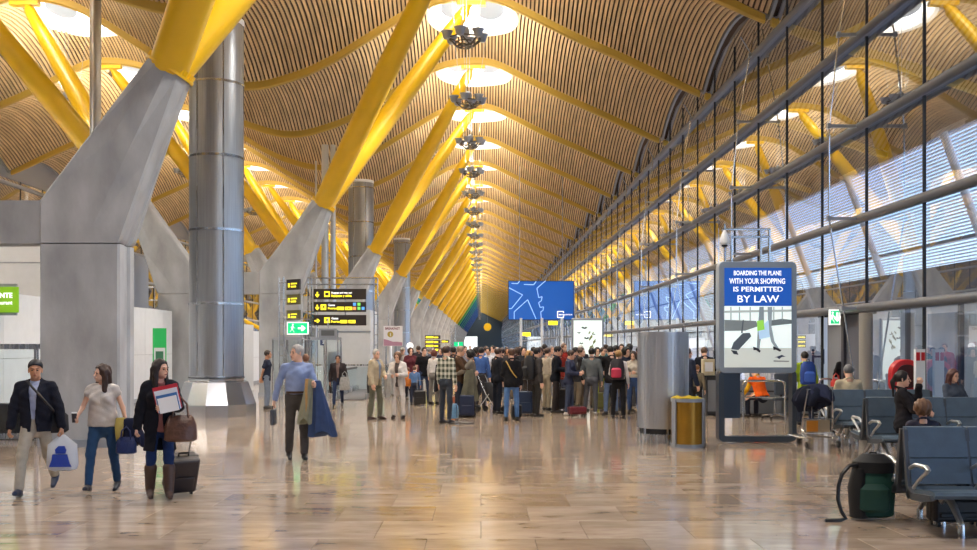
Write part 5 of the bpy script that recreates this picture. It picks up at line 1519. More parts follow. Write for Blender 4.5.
def tote(lab, name, cat, loc, w, h, d, rgb, rz=0, hand=.2, quilt=False):
    t = thing(name, lab, cat, loc, D(rz)); m = mat('bag_%d_%d_%d' % rgb, srgb(*rgb), .38, var=.2, vscale=20, bump=.5, bscale=18 if not quilt else 45)
    loft(MB(), [(0, 0, -h, w * .42, d * .4), (0, 0, -h * .93, w * .52, d * .55), (0, 0, -h * .4, w * .5, d * .5), (0, 0, -.02, w * .40, d * .25), (0, 0, 0, w * .34, d * .12)], 28, 5, .04).build('bag_body', m, t, True)
    for sy in (-.03, .03): MB().tube([(-w * .25, sy, -.03), (-w * .2, sy, hand * .6), (0, sy * .3, hand), (w * .2, sy, hand * .6), (w * .25, sy, -.03)], .010, 6).build('handle', m, t, True)
    MB().box(-w * .3, w * .3, -d * .1, d * .1, -.005, .004).build('zip', BLACK, t)
    return t
def coat_over(lab, loc, rgb, w0, w1, h, dx=0, ry=.09, rz=0, lining=None, name='coat', amp=.20):
    t = thing(name, lab, 'coat', loc, D(rz)); m = cloth('cloth_%d_%d_%d' % rgb, rgb)
    secs = [(0, 0, .03, w0 * .35, ry * .4), (0, 0, .02, w0 * .5, ry * .8)]
    for i in range(1, 9): q = i / 8; secs.append((dx * q, 0, -h * q, w0 / 2 + (w1 - w0) / 2 * q, ry * (1 + .35 * q)))
    loft(MB(), secs, 44, 7, amp).build('cloth', m, t, True)
    if lining: loft(MB(), [(-w0 * .30, -ry * .3, .035, w0 * .25, ry * .6), (-w0 * .32, -ry * .4, -.05, w0 * .27, ry * .9), (-w0 * .35, -ry * .45, -h * .55, w0 * .22, ry * .9), (-w0 * .38, -ry * .4, -h * .85, w0 * .16, ry * .6)], 24, 3, .08).build('lining', cloth('cloth_%d_%d_%d' % lining, lining), t, True)
    return t

# ------------------------------------------------------------------ the people walking on the left
NAVY = (32, 34, 48)
person('man in a dark beanie and navy jacket carrying a white plastic bag', 36, 12.05, 8, 'bagman', 1.64, 'openjacket', (30, 32, 44), 'trousers', (178, 170, 155), 'beanie', (22, 22, 30), 1, (38, 52, 78), fine=True, inner='shirt', innerc=(170, 178, 205), fat=.022)
w_ = at('man in a dark beanie and navy jacket carrying a white plastic bag', 'wriL')
t = thing('plastic_bag', 'white plastic carrier bag with a blue print', 'bag', tuple(w_ + Vector((.02, -.02, -.10))), D(5))
loft(MB(), [(0, 0, 0, .03, .015), (0, 0, -.05, .09, .03), (0, 0, -.12, .17, .055), (.0, 0, -.36, .185, .075), (0, 0, -.42, .16, .06), (0, 0, -.43, .10, .03)], 30, 6, .05).build('bag_body', mat('bag_white', srgb(215, 220, 228), .35, bump=.4, bscale=14), t, True)
pb = mat('print_royal', srgb(40, 70, 170), .4)
for pts in ([(-.06, -.17), (-.02, -.13), (.05, -.13), (.07, -.18), (.06, -.22), (-.05, -.22)], [(-.09, -.23), (.08, -.23), (.11, -.34), (.13, -.38), (-.13, -.38), (-.10, -.30)]):
    mb = MB(); mb.prism(pts, -.088, -.070, lambda a, b, q: (a, q, b)); mb.build('blue_print', pb, t)
t = thing('shoulder_bag', 'dark shoulder bag behind the hip of the man in the beanie', 'bag', tuple(at('man in a dark beanie and navy jacket carrying a white plastic bag', 'hipL', (.14, .08, .04))), D(20))
loft(MB(), [(0, 0, -.16, .10, .05), (0, 0, -.13, .14, .07), (0, 0, .05, .13, .06), (0, 0, .10, .08, .03)], 20).build('bag_body', mat('bag_black', (.02, .02, .025), .6), t, True)
MB().tube([(-.02, -.04, .08), (-.04, -.22, .14), (-.13, -.27, .26), (-.25, -.24, .40), (-.32, -.13, .48), (-.33, .0, .47)], .016, 6).build('strap', mat('bag_black', (0, 0, 0)), t, True)

person('woman in a white top and blue jeans looking to her right', 103, 12.3, 6, 'whitetee', 1.565, 'blouse', (205, 198, 192), 'jeans', (48, 78, 115), 'long', (62, 42, 34), 0, (22, 28, 48), fem=True, fine=True, fat=.035)
lw = 'woman in a white top and blue jeans looking to her right'
t = thing('belt', 'tan belt', 'belt', (0, 0, 0)); bpy.data.objects.remove(t)
coat_over('dark blue jacket with yellow lining over the arm of the woman in white', tuple(at(lw, 'wriL', (.02, -.04, .06))), (34, 38, 62), .24, .30, .28, .08, .08, 10, lining=(190, 170, 95))
tote('small quilted navy handbag hanging below the jacket', 'handbag', 'handbag', tuple(at(lw, 'wriL', (.03, -.14, -.16))), .24, .20, .11, (28, 44, 96), 8, .13, True)
t = thing('phone', 'small dark cup in the right hand of the woman in white', 'cup', tuple(at(lw, 'wriR', (-.01, -.09, .0)))); MB().lathe([(.024, -.06), (.032, .05), (.028, .05)], 14).build('cup_body', mat('cup_dark', srgb(50, 40, 45), .4), t, True); MB().lathe([(.034, .05), (.03, .065)], 14).build('lid', WHITE, t); t.name = 'cup'

lb = 'dark-haired woman in a black coat and brown boots holding books'
person(lb, 160, 11.75, 22, 'books', 1.625, 'opencoat', (26, 27, 36), 'jeans', (36, 56, 100), 'wavy', (30, 20, 20), 0, (72, 52, 44), fem=True, fine=True, shoek='boots', inner='tee', innerc=(150, 100, 95))
t = thing('magazines', 'red and blue magazines held against the chest of the woman in boots', 'books', tuple(at(lb, 'wriL', (.02, -.03, .10))), D(15)); t.name = 'magazine_stack'
for i, (c_, dz_) in enumerate((((190, 40, 55), .0), ((225, 225, 230), .02), ((60, 110, 170), .045), ((235, 235, 235), .06))):
    mb = MB(); mb.box(-.13 + i * .01, .15 - i * .012, -.02 - i * .012, -.008 - i * .012, -.12 - dz_ * .3, .17 - dz_ * 2.2); mb.build('magazine', mat('mag_%d' % i, srgb(*c_), .4), t).rotation_euler = (0, D(-12), 0)
tote('large shiny brown leather handbag of the woman in boots', 'handbag', 'handbag', tuple(at(lb, 'elbL', (.0, -.16, -.10))), .36, .30, .18, (92, 62, 48), 12, .22)
suitcase('dark wheeled suitcase pulled by the woman in boots', 178, 12.1, .36, .24, .50, (48, 42, 46), 35, 24, .42, z=.02)

lc = 'grey-haired man in a blue shirt carrying coats over his arm'
person(lc, 297, 15.7, 16, 'coats', 1.80, 'shirt', (142, 158, 196), 'trousers', (78, 74, 72), 'grey', (165, 162, 160), 0, (26, 24, 26), fine=True, fat=.02)
wv = at(lc, 'wriL')
coat_over('long navy coat hanging from the forearm of the grey-haired man', tuple(wv + Vector((.02, -.02, .04))), (56, 74, 112), .14, .40, .80, .10, .08, 5)
coat_over('olive coat with a fawn lining held in front of the navy coat', tuple(wv + Vector((-.07, -.08, .06))), (140, 140, 120), .12, .20, .62, -.08, .05, 0, lining=(175, 140, 92))
MB().lathe([(.160, -.018), (.171, -.016), (.171, .016), (.160, .018)], 28, tuple(Vector(FIG[lc][1]['root']) + Vector((0, -.002, .085))), sy=.80).build('belt', mat('belt_brown', srgb(70, 48, 34), .4), FIG[lc][0], True)
t = thing('laptop_bag', 'small grey case in the lowered hand of the grey-haired man', 'bag', tuple(at(lc, 'wriR', (-.02, 0, -.1)))); MB().box(-.03, .03, -.13, .13, -.30, -.05).build('case', mat('case_grey', srgb(80, 84, 92), .5), t, bevel=.02); MB().tube([(0, -.05, -.05), (0, -.04, .0), (0, .04, .0), (0, .05, -.05)], .01, 6).build('handle', BLACK, t)

person('man in a dark t-shirt and faded jeans standing sideways by the glass doors', 267, 28.3, 88, 'back', 1.66, 'tee', (38, 42, 58), 'jeans', (110, 120, 135), 'short', (45, 32, 26), 1, (35, 32, 32))
person('woman glimpsed behind the shoulder of the grey-haired man', 306, 27.0, 200, 'stand', 1.55, 'jacket', (160, 150, 140), 'trousers', (70, 70, 75), 'bob', (100, 62, 42), 0, fem=True)
l7 = 'man in a dark jacket and scarf walking far left of the crowd'
person(l7, 338, 29.0, 5, 'walk2', 1.54, 'openjacket', (48, 42, 44), 'jeans', (40, 50, 78), 'short', (30, 24, 22), 1, inner='shirt', innerc=(120, 100, 95))
tote('pale grey bag carried by the man with the scarf', 'bag', 'bag', tuple(at(l7, 'wriL', (-.06, -.1, .12))), .30, .38, .12, (150, 150, 148), 0, .16)
l8 = 'old white-haired man in a beige jacket and olive trousers'
person(l8, 375.5, 24.2, 60, 'chest', 1.71, 'openjacket', (178, 164, 138), 'trousers', (105, 104, 88), 'grey', (172, 166, 158), 0, (58, 36, 30), inner='shirt', innerc=(130, 145, 165), fine=False, fat=.02)
coat_over('pale grey raincoat over the arm of the old man', tuple(at(l8, 'wriL', (.05, -.02, .03))), (160, 158, 152), .15, .26, .50, .05, .07, 60)
l9 = 'woman dressed all in white beside the old man'
person(l9, 398, 24.5, -12, 'phone', 1.64, 'opencoat', (205, 200, 196), 'trousers', (212, 206, 200), 'bob', (110, 78, 55), 0, (48, 34, 30), fem=True, inner='tee', innerc=(90, 80, 78))

# ------------------------------------------------------------------ the queue, front rank first
L_ = []
def Q(label, px, Y, rot, pose, H, top, topc, bot, botc, hair, hairc, skin=0, shoe=(30, 28, 28), fem=False, **k):
    person(label, px, Y, rot, pose, H, top, topc, bot, botc, hair, hairc, skin, shoe, fem, **k); L_.append(label); return label
BR, DK, BL_, GY, BLO = (62, 42, 32), (28, 22, 20), (14, 12, 12), (125, 120, 116), (165, 128, 78)
Q('tall man in a black t-shirt and dark jeans left of the plaid shirt', 424, 31.0, 20, 'stand', 1.74, 'tee', (24, 24, 28), 'jeans', (48, 58, 84), 'short', DK)
Q('woman in a maroon cardigan left of the man in the black t-shirt', 410.5, 33, 20, 'stand', 1.72, 'jacket', (92, 42, 50), 'jeans', (40, 40, 52), 'bob', BR, fem=True)
lch = Q('small child in a blue shirt beside the man in the black t-shirt', 414.5, 30.2, 170, 'stand', 1.16, 'shirt', (88, 120, 165), 'jeans', (48, 54, 74), 'short', (90, 60, 42))
lch2 = Q('child with an orange backpack left of the child in blue', 408, 30.4, 190, 'stand', 1.12, 'tee', (80, 50, 60), 'jeans', (46, 44, 54), 'short', (120, 82, 60))
backpack('orange backpack on the child left of the crowd', tuple(at(lch2, 'neck', (0, .0, -.28)) + Vector((0, -.10, 0))), 180, (220, 130, 30), (180, 100, 25), .95)
Q('woman in a white blouse with red hair holding a dark coat', 434, 30.5, 150, 'stand', 1.66, 'shirt', (205, 202, 200), 'trousers', (130, 126, 120), 'bob', (105, 52, 38), fem=True)
coat_over('black coat hanging beside the red-haired woman', (PX(438, 30.3), 30.3, 1.18), (34, 32, 36), .14, .26, .75, 0, .06, 30)
PLM = bpy.data.materials.new('plaid_cloth'); PLM.use_nodes = True
def plaid():
    nt = PLM.node_tree; N = nt.nodes.new; L = nt.links; b = nt.nodes['Principled BSDF']; tc = N('ShaderNodeTexCoord'); sp = N('ShaderNodeSeparateXYZ'); L.new(tc.outputs['Object'], sp.inputs[0])
    def wave(src):
        m = N('ShaderNodeMath'); m.operation = 'MULTIPLY'; m.inputs[1].default_value = 52; L.new(src, m.inputs[0]); s = N('ShaderNodeMath'); s.operation = 'SINE'; L.new(m.outputs[0], s.inputs[0]); g = N('ShaderNodeMath'); g.operation = 'GREATER_THAN'; g.inputs[1].default_value = .1; L.new(s.outputs[0], g.inputs[0]); return g.outputs[0]
    ad = N('ShaderNodeMath'); ad.operation = 'ADD'; xy = N('ShaderNodeMath'); xy.operation = 'ADD'; L.new(sp.outputs[0], xy.inputs[0]); L.new(sp.outputs[1], xy.inputs[1])
    L.new(wave(xy.outputs[0]), ad.inputs[0]); L.new(wave(sp.outputs[2]), ad.inputs[1]); hf = N('ShaderNodeMath'); hf.operation = 'MULTIPLY'; hf.inputs[1].default_value = .5; L.new(ad.outputs[0], hf.inputs[0])
    r = N('ShaderNodeValToRGB'); r.color_ramp.elements[0].color = (*srgb(60, 68, 52), 1); r.color_ramp.elements[1].color = (*srgb(205, 205, 190), 1); L.new(hf.outputs[0], r.inputs[0]); L.new(r.outputs[0], b.inputs['Base Color']); b.inputs['Roughness'].default_value = .85
plaid()
person('man in a green plaid shirt and dark jeans at the left of the queue', 446, 23.0, 140, 'stand', 1.79, 'shirt', PLM, 'jeans', (56, 62, 72), 'short', BR, 0, (40, 38, 40))
backpack('pale blue bag on the floor right of the plaid shirt man', (PX(453.5, 24), 24.0, .21), 0, (110, 155, 195), (70, 100, 130), .8)
t = thing('strap', 'black strap lying on the floor right of the pale blue bag', 'strap', (PX(455, 22.7), 22.7, .02)); MB().tube([(-.1, 0, 0), (.1, .03, .02), (.3, 0, 0), (.42, .05, .01)], .022, 6).build('webbing', BLACK, t, True)
l10 = Q('man in a brown jacket embracing the woman with curly hair', 459, 25.4, 78, 'hug', 1.78, 'jacket', (82, 60, 44), 'trousers', (44, 48, 62), 'grey', (135, 110, 92))
l11 = Q('curly dark-haired woman being embraced by the man in brown', 471.5, 25.3, -98, 'hug', 1.68, 'coat', (128, 120, 108), 'trousers', (48, 42, 44), 'curly', DK, fem=True)
coat_over('long olive coat hanging in front of the embracing couple', (PX(470, 24.8), 24.9, 1.15), (100, 98, 84), .22, .42, .70, -.02, .08, 0)
Q('man in a blue shirt behind the embracing couple', 481, 28.5, 150, 'shift', 1.74, 'shirt', (62, 92, 150), 'trousers', (50, 48, 52), 'short', DK)
Q('person in a white shirt far behind the blue-shirted man', 488.5, 33, -20, 'stand', 1.72, 'shirt', (196, 198, 205), 'jeans', (70, 84, 120), 'short', DK)
Q('man in a black suit left of the woman with the yellow strap', 497.5, 26.2, 120, 'stand', 1.73, 'jacket', (26, 28, 36), 'trousers', (30, 34, 46), 'short', BR)
l14 = Q('woman in a black sweater and bright blue jeans seen from behind', 511.5, 23.8, 190, 'strap', 1.72, 'jacket', (26, 26, 30), 'jeans', (86, 122, 172), 'short', (78, 52, 38), fem=True, fat=.012)
t = thing('bag_strap', 'yellow bag strap across the back of the woman in black', 'strap', tuple(at(l14, 'neck')), 0); MB().tube([(-.13, -.09, -.03), (-.10, -.155, -.08), (-.03, -.165, -.22), (.05, -.165, -.34), (.12, -.13, -.42)], .014, 6).build('webbing', mat('strap_yellow', srgb(200, 160, 80), .6), t, True)
Q('dark-haired man rising behind the woman with the yellow strap', 523.5, 29.5, 10, 'stand', 1.76, 'jacket', (34, 34, 38), 'trousers', (40, 40, 46), 'short', DK)
Q('blond-haired woman left of the man with the black backpack', 529, 28, 200, 'stand', 1.66, 'coat', (52, 44, 40), 'trousers', (60, 60, 66), 'long', BLO, fem=True)
l16 = Q('man in a grey jacket wearing a large black backpack', 536.5, 25.2, 110, 'stand', 1.74, 'jacket', (66, 62, 62), 'trousers', (50, 48, 46), 'short', DK)
backpack('large black backpack on the man in the grey jacket', tuple(at(l16, 'neck', (0, .20, -.24))), 110, (26, 26, 30), (18, 18, 20), 1.35)
suitcase('dark blue hard suitcase between the blue jeans and the black backpack man', 524, 25.6, .42, .26, .62, (38, 54, 82), 0, 0, .30)
suitcase('small black suitcase at the feet of the woman in blue jeans', 516.5, 24.1, .24, .2, .36, (26, 26, 30), 10, 0, 0)
Q('man in a beige shirt and khaki trousers behind the black blazer', 547, 27.6, 120, 'stand', 1.73, 'shirt', (168, 156, 140), 'trousers', (140, 128, 108), 'short', BR)
Q('man in a black blazer and blue collar looking down', 556, 26.4, 82, 'phone', 1.78, 'jacket', (22, 24, 32), 'trousers', (56, 50, 48), 'short', BL_, inner=None)
Q('man in a bright red jacket standing tall at the back', 563.5, 31.5, 30, 'stand', 1.86, 'jacket', (150, 42, 34), 'trousers', (54, 54, 60), 'short', (110, 84, 66))
l20 = Q('man in a navy hooded top and blue jeans with a black waist bag', 569.5, 25.6, 70, 'phone', 1.68, 'jacket', (56, 62, 86), 'jeans', (66, 76, 98), 'short', BR, 0, (180, 178, 175))
t = thing('camera_bag', 'black camera bag at the waist of the man in the navy hooded top', 'bag', tuple(at(l20, 'root', (.0, -.20, .06))), D(70)); MB().box(-.12, .12, -.09, .07, -.10, .10).build('case', mat('bag_black', (0, 0, 0)), t, bevel=.03); MB().tube([(-.1, 0, .1), (-.05, -.02, .3), (.05, .0, .42)], .012, 6).build('strap', BLACK, t)
suitcase('maroon bag lying at the feet of the navy hooded man', 577, 25.3, .46, .2, .24, (105, 34, 46), 20, 0, 0)
Q('man in a dark jacket and striped scarf right of the navy hooded man', 580.5, 27.2, 75, 'chest', 1.74, 'openjacket', (42, 38, 38), 'trousers', (120, 108, 92), 'short', BR, inner='shirt', innerc=(150, 170, 190))
l22 = Q('man in a washed grey-green shirt and grey jeans seen from behind', 591.5, 25.7, 165, 'shift', 1.73, 'shirt', (98, 104, 106), 'jeans', (86, 88, 94), 'short', BL_, 0, (150, 148, 145))
Q('person in a green and black jacket behind the grey-green shirt', 602.5, 30.0, 30, 'stand', 1.74, 'jacket', (50, 84, 62), 'trousers', (160, 170, 60), 'short', BR)
Q('tall man in a black jacket and pale jeans pointing forward', 611, 25.8, 200, 'hug', 1.78, 'jacket', (32, 30, 32), 'jeans', (104, 124, 158), 'short', BL_)
l25 = Q('woman with fair hair pinned up wearing a black and pink backpack', 618.5, 24.6, 160, 'chest', 1.68, 'shirt', (200, 198, 200), 'trousers', (28, 28, 32), 'short', BLO, fem=True)
backpack('black backpack with pink pattern on the fair-haired woman', tuple(at(l25, 'neck', (0, .17, -.22))), 160, (34, 30, 36), (26, 24, 26), 1.15, panel=(170, 40, 70))
Q('person with curly black hair behind the pink backpack', 626, 27.0, 30, 'stand', 1.74, 'jacket', (36, 40, 54), 'jeans', (46, 54, 78), 'curly', BL_)
Q('woman in a cream top and blue jeans next to the steel drum', 633.5, 26.4, -20, 'phone', 1.65, 'shirt', (190, 182, 168), 'jeans', (60, 84, 128), 'bob', BR, fem=True)
Q('dark-haired man half hidden by the steel drum', 639, 29.5, 200, 'stand', 1.75, 'jacket', (52, 50, 54), 'trousers', (60, 60, 64), 'short', DK)
suitcase('olive and lime bag on the floor behind the grey jeans', 601, 27.3, .45, .24, .50, (92, 92, 44), 0, 0, 0)
suitcase('black suitcase on the floor behind the navy hooded man', 563, 27.4, .40, .26, .60, (24, 24, 28), 0, 0, .3)
suitcase('navy suitcase between the embracing couple', 467, 24.9, .36, .26, .56, (34, 44, 72), 0, 0, 0)
suitcase('orange-brown case behind the plaid shirt man', 456, 27, .34, .2, .42, (150, 84, 48), 0, 0, .2)
suitcase('black case at the feet of the man in the black t-shirt', 420, 29.8, .34, .26, .44, (26, 24, 26), 0, 0, .3)
# pushchair
t = thing('pushchair', 'folding pushchair between the blue shirt and the black suit', 'pushchair', (PX(491, 26.8), 26.8, 0), D(60))
for sx in (-.2, .2):
    MB().tube([(sx, -.28, .08), (sx, .05, .5), (sx, .3, 1.0)], .014, 6).build('frame_tube', CHROME, t); MB().tube([(sx, .28, .08), (sx, -.05, .5)], .014, 6).build('frame_tube', CHROME, t)
    for y in (-.28, .28): MB().lathe([(.08, -.02), (.08, .02)], 16, (sx, y, .08), M=Matrix.Rotation(PI / 2, 3, 'Y')).build('wheel', BLACK, t)
loft(MB(), [(0, -.05, .3, .16, .16), (0, -.05, .42, .18, .2), (0, .1, .8, .17, .06)], 18).build('fabric_seat', mat('pack_26_26_30', srgb(26, 26, 30)), t, True); MB().tube([(-.2, .3, 1.0), (.2, .3, 1.0)], .016).build('push_bar', BLACK, t)
# people further back, mostly heads
heads = [(402.5, 36, 1.72, 'shirt', (150, 140, 135), (180, 175, 170), 'cap'), (418.5, 38, 1.78, 'jacket', (50, 44, 48), BR, 'short'), (429.5, 37, 1.72, 'jacket', (70, 74, 92), GY, 'short'),
         (441, 36, 1.70, 'jacket', (52, 56, 80), BR, 'bob'), (453.5, 31, 1.74, 'jacket', (60, 56, 60), DK, 'short'), (465, 40, 1.76, 'shirt', (150, 150, 160), BR, 'short'),
         (476, 36, 1.72, 'jacket', (84, 70, 62), DK, 'curly'), (485, 44, 1.72, 'shirt', (110, 130, 170), BR, 'short'), (493, 38, 1.78, 'shirt', (180, 182, 192), DK, 'short'),
         (502, 30, 1.72, 'jacket', (62, 56, 56), BR, 'short'), (507, 37, 1.70, 'jacket', (96, 72, 60), BR, 'bob'), (517.5, 33, 1.72, 'jacket', (64, 40, 44), BR, 'curly'),
         (533, 37, 1.74, 'jacket', (44, 46, 58), DK, 'short'), (541, 31, 1.73, 'jacket', (74, 72, 82), BR, 'short'), (544.5, 35, 1.84, 'jacket', (40, 40, 46), DK, 'short'),
         (551.5, 33, 1.78, 'shirt', (140, 130, 125), GY, 'short'), (560, 29.3, 1.72, 'jacket', (130, 44, 36), BR, 'bob'), (575, 31, 1.74, 'jacket', (60, 58, 66), DK, 'short'),
         (581, 31.4, 1.80, 'jacket', (48, 50, 60), (190, 186, 180), 'cap'), (589, 36, 1.76, 'shirt', (150, 160, 170), BR, 'short'), (597, 28.4, 1.74, 'jacket', (44, 46, 52), DK, 'bob'),
         (606, 34, 1.83, 'jacket', (70, 110, 110), BR, 'short'), (615.5, 30, 1.80, 'jacket', (50, 46, 48), DK, 'short'), (622, 33, 1.84, 'jacket', (80, 56, 48), BR, 'short'),
         (629.5, 35, 1.84, 'jacket', (46, 50, 70), DK, 'curly'), (646, 31, 1.75, 'jacket', (60, 64, 76), BR, 'short'), (655, 34, 1.76, 'jacket', (80, 62, 58), DK, 'short')]
cname = lambda c: 'pale' if min(c) > 125 else 'blue' if c[2] > c[0] + 25 else 'red' if c[0] > c[2] + 70 else 'brown' if c[0] > c[2] + 15 else 'dark'
for i, (px, Y, H, top, tc_, hc, hr) in enumerate(heads):
    side_ = min(L_, key=lambda l: abs(FIG[l][0].location.x / FIG[l][0].location.y * 1000 + 481 - px))
    short_ = ' '.join(side_.split()[:7])
    while short_.split()[-1] in ('a', 'the', 'and', 'of', 'with', 'in', 'wearing', 'behind', 'holding', 'left', 'beside', 'being'): short_ = ' '.join(short_.split()[:-1])
    lab_ = (f'{cname(tc_)}-clad {"curly" if hr == "curly" else "capped" if hr == "cap" else "longer" if hr == "bob" else "short"}-haired person behind {short_}')
    if lab_ in FIG: lab_ += ', further back'
    person(lab_, px, Y, [10, 200, 90, 330, 170][i % 5], ['stand', 'shift'][i % 2], H, top, tc_, 'trousers', [(50, 50, 56), (70, 76, 96), (96, 88, 78)][i % 3], hr, hc, i % 3 == 1 and 1 or 0, fem=(hr == 'bob'), group='people at the back of the queue')
# far away walkers
for i, (px, Y, c_) in enumerate(((470, 70, (60, 60, 70)), (478, 85, (140, 60, 60)), (486, 75, (60, 80, 120)), (496, 60, (150, 150, 155)), (460, 55, (50, 46, 50)), (506, 66, (90, 80, 70)), (520, 58, (40, 44, 60)), (540, 66, (120, 124, 130)), (447, 58, (96, 70, 60)))):
    person(f'{["grey", "reddish", "blue", "pale", "black", "tan", "navy", "silver", "brown"][i]}-clad small figure far beyond the queue', px, Y, [0, 180, 40][i % 3], 'walk' if i % 2 else 'stand', 1.74, 'jacket', c_, 'trousers', (50, 52, 60), 'short', DK, group='figures far down the hall')

# ------------------------------------------------------------------ gate area people
lg = Q('man in a dark suit seen from behind at the check-in stand', 704.5, 26.6, 180, 'phone', 1.75, 'jacket', (30, 32, 42), 'trousers', (32, 34, 42), 'short', (110, 84, 64), fat=.02)
Q('child in a khaki top below the man in the dark suit', 697, 25.5, 150, 'stand', 1.30, 'shirt', (112, 104, 88), 'trousers', (40, 38, 40), 'short', (130, 90, 62))
Q('man in a navy jacket half behind the steel drum, hand lowered', 686.5, 23.2, 120, 'chest', 1.74, 'jacket', (40, 46, 64), 'trousers', (48, 50, 58), 'short', BR)
ORV = (225, 92, 22)
lo_ = Q('gate worker in an orange vest bent over the desk on the office chair', 762, 24.6, 200, 'bend', 1.70, 'blouse', ORV, 'trousers', (34, 36, 48), 'short', DK, inner='shirt', innerc=(215, 165, 30))
lgy = Q('worker in a yellow high-visibility jacket with a blue backpack', 805, 22.5, 185, 'stand', 1.66, 'jacket', (165, 190, 50), 'trousers', (46, 52, 66), 'short', DK)
backpack('blue backpack on the worker in yellow', tuple(at(lgy, 'neck', (0, .18, -.24))), 185, (28, 62, 140), (20, 24, 40), 1.15, panel=(60, 100, 190))
lbk = Q('dark-haired woman in black at the gate door', 845, 24.2, 178, 'phone', 1.66, 'jacket', (22, 20, 24), 'trousers', (60, 52, 50), 'bob', (36, 24, 22), fem=True)
tote('red handbag on the arm of the woman in black at the gate', 'handbag', 'handbag', (PX(836, 24.0), 24.0, .98), .26, .18, .14, (190, 40, 32), 0, .14)
Q('person with fair skin inside the gate doorway', 861, 23.4, 250, 'stand', 1.68, 'jacket', (44, 44, 56), 'trousers', (40, 40, 50), 'bob', DK, fem=True)
def seated(label, X, Y, rot, pose, H, *a, **k):
    person(label, 0, Y, rot, pose, H, *a, x=X, **k)
    t, J = FIG[label]
    dz_ = .475 - (J['root'][2] - .145) * t.scale[0]
    t.location.z = dz_
    return t
seated('grey-haired man in a cream shirt seated with his back to us', PX(848, 18.75), 18.75, 178, 'sit', 1.76, 'shirt', (205, 192, 165), 'trousers', (44, 42, 46), 'grey', (110, 110, 112), 0, fat=.03)
seated('woman in a black leather jacket resting her chin on her hand', PX(905, 15.0), 15.02, 72, 'chin', 1.72, 'jacket', (34, 32, 36), 'jeans', (50, 46, 50), 'ponytail', (24, 16, 16), 0, fem=True, fine=True)
seated('girl with wavy brown hair seen from behind the front bench', PX(922, 10.75), 10.75, 168, 'sitback', 1.35, 'shirt', (60, 60, 74), 'jeans', (60, 66, 84), 'curly', (112, 78, 54), 0, fem=True)
seated('woman with long dark red hair seated by the glass', PX(953, 17.6), 17.55, 20, 'sit', 1.66, 'jacket', (70, 78, 92), 'jeans', (60, 66, 90), 'long', (78, 40, 34), 0, fem=True)
seated('person with brown hair at the right edge stretching an arm along the bench', 5.88, 11.0, 176, 'drape', 1.60, 'tee', (90, 48, 130), 'jeans', (52, 60, 88), 'long', (84, 50, 38), 0, fem=True, fine=True)
# luggage trolley heaped with coats
YT2 = 17.75
t = thing('luggage_trolley', 'chrome luggage trolley heaped with dark coats', 'trolley', (PX(814, YT2), YT2, 0), D(8))
for sx in (-.28, .28):
    MB().tube([(sx * .8, -.22, 1.02), (sx, -.15, .5), (sx * 1.0, -.1, .25), (sx * 1.05, -.3, .16)], .016, 8).build('side_tube', CHROME, t, True)
    MB().tube([(sx * 1.05, -.3, .16), (sx * .6, .6, .15)], .016, 8).build('base_tube', CHROME, t, True)
    MB().tube([(sx, -.1, .32), (sx * 1.25, -.45, .22), (sx * 1.1, -.55, .20)], .012, 8).build('bumper_tube', CHROME, t, True)
    w1_ = MB().lathe([(.045, -.018), (.06, -.012), (.06, .012), (.045, .018)], 16, (sx * 1.05, -.32, .062), M=Matrix.Rotation(PI / 2, 3, 'Y')).build('wheel', BLACK, t); MB().lathe([(.03, -.022), (.03, .022)], 12, (sx * 1.05, -.32, .062), M=Matrix.Rotation(PI / 2, 3, 'Y')).build('hub_cap', CHROME, w1_)
MB().lathe([(.055, -.015), (.055, .015)], 16, (0, .6, .058), M=Matrix.Rotation(PI / 2, 3, 'Y')).build('wheel', BLACK, t)
for z, w in ((1.02, .23), (.80, .25), (.5, .28), (.25, .28)): MB().tube([(-w, -.18, z), (w, -.18, z)], .012, 8).build('cross_tube', CHROME, t)
for x in (-.12, 0, .12): MB().tube([(x, -.18, 1.0), (x, -.15, .5)], .006, 6).build('basket_wire', CHROME, t)
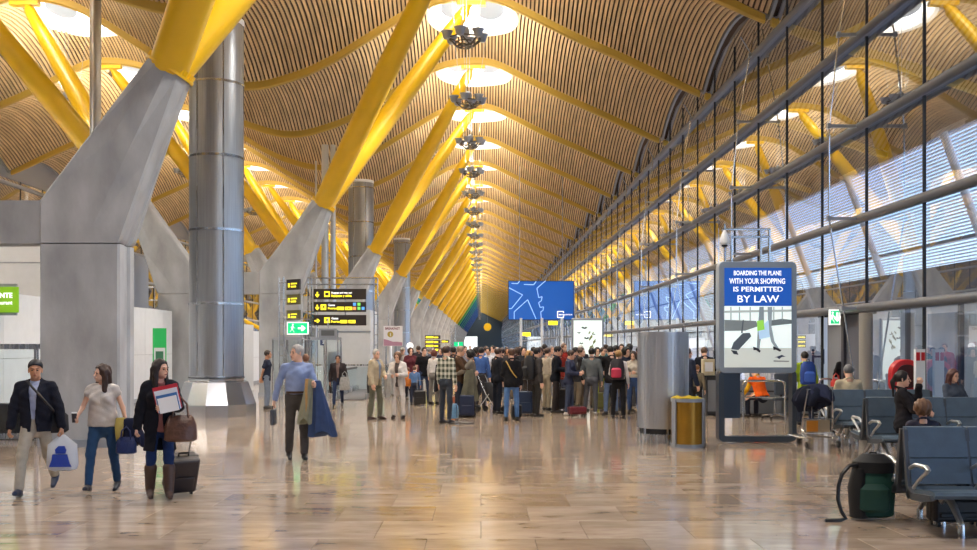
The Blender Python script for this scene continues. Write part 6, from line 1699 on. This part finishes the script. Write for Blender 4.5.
for x in (-.2, -.1, 0, .1, .2): MB().tube([(x, -.25, .18), (x * .7, .55, .17)], .008, 6).build('platform_wire', CHROME, t)
MB().box(-.24, .20, -.19, -.175, .27, .48).build('panel', mat('trolley_board', srgb(165, 150, 125), .5), t); MB().box(-.23, -.02, -.195, -.19, .28, .47).build('orange_label', mat('trolley_orange', srgb(200, 130, 40), .5), t)
t = thing('coat_pile', 'heap of navy coats draped over the luggage trolley', 'coat', (PX(813, YT2), YT2 - .05, .80), D(8), None, .86)
mb = MB(); loft(mb, [(0, 0, .34, .10, .08), (0, 0, .32, .22, .16), (.02, 0, .25, .34, .22), (0, 0, .12, .40, .26), (-.02, 0, .02, .41, .24), (-.05, 0, -.08, .34, .2), (-.12, .02, -.16, .20, .12)], 44, 7, .22, .6); mb.build('cloth', cloth('cloth_34_38_54', (34, 38, 54)), t, True)
loft(MB(), [(.05, -.05, .37, .08, .06), (.05, -.05, .34, .2, .13), (.08, -.08, .2, .26, .20), (.1, -.1, .05, .24, .22)], 30, 5, .25, 1).build('sleeve_fold', cloth('cloth_44_50_74', (44, 50, 74)), t, True)
# backpack on the floor by the front bench
bp_ = backpack('black and green rucksack on the floor by the front bench', (PX(873, 10.3), 10.3, .33), 165, (30, 78, 66), (24, 24, 26), 1.35, panel=(28, 70, 60), tilt=0)
loft(MB(), [(0, 0, .12, .155, .10), (0, 0, .20, .15, .10), (0, 0, .26, .08, .05)], 24).build('black_lid', mat('pack_24_24_26', srgb(24, 24, 26)), bp_, True)
loft(MB(), [(.10, .0, -.225, .07, .10), (.11, .0, 0, .075, .11), (.09, .0, .15, .06, .09)], 20).build('black_side', mat('pack_24_24_26', (0, 0, 0)), bp_, True)
MB().tube([(.12, .06, .18), (.18, .09, .17), (.235, .12, .11), (.26, .13, .02), (.265, .14, -.08), (.24, .14, -.17), (.21, .15, -.22), (.25, .17, -.232), (.36, .2, -.235)], .016, 6).build('loose_strap', BLACK, bp_, True)
suitcase('black bag under the front bench', 955, 9.95, .5, .22, .28, (26, 26, 30), 0, 0, 0)
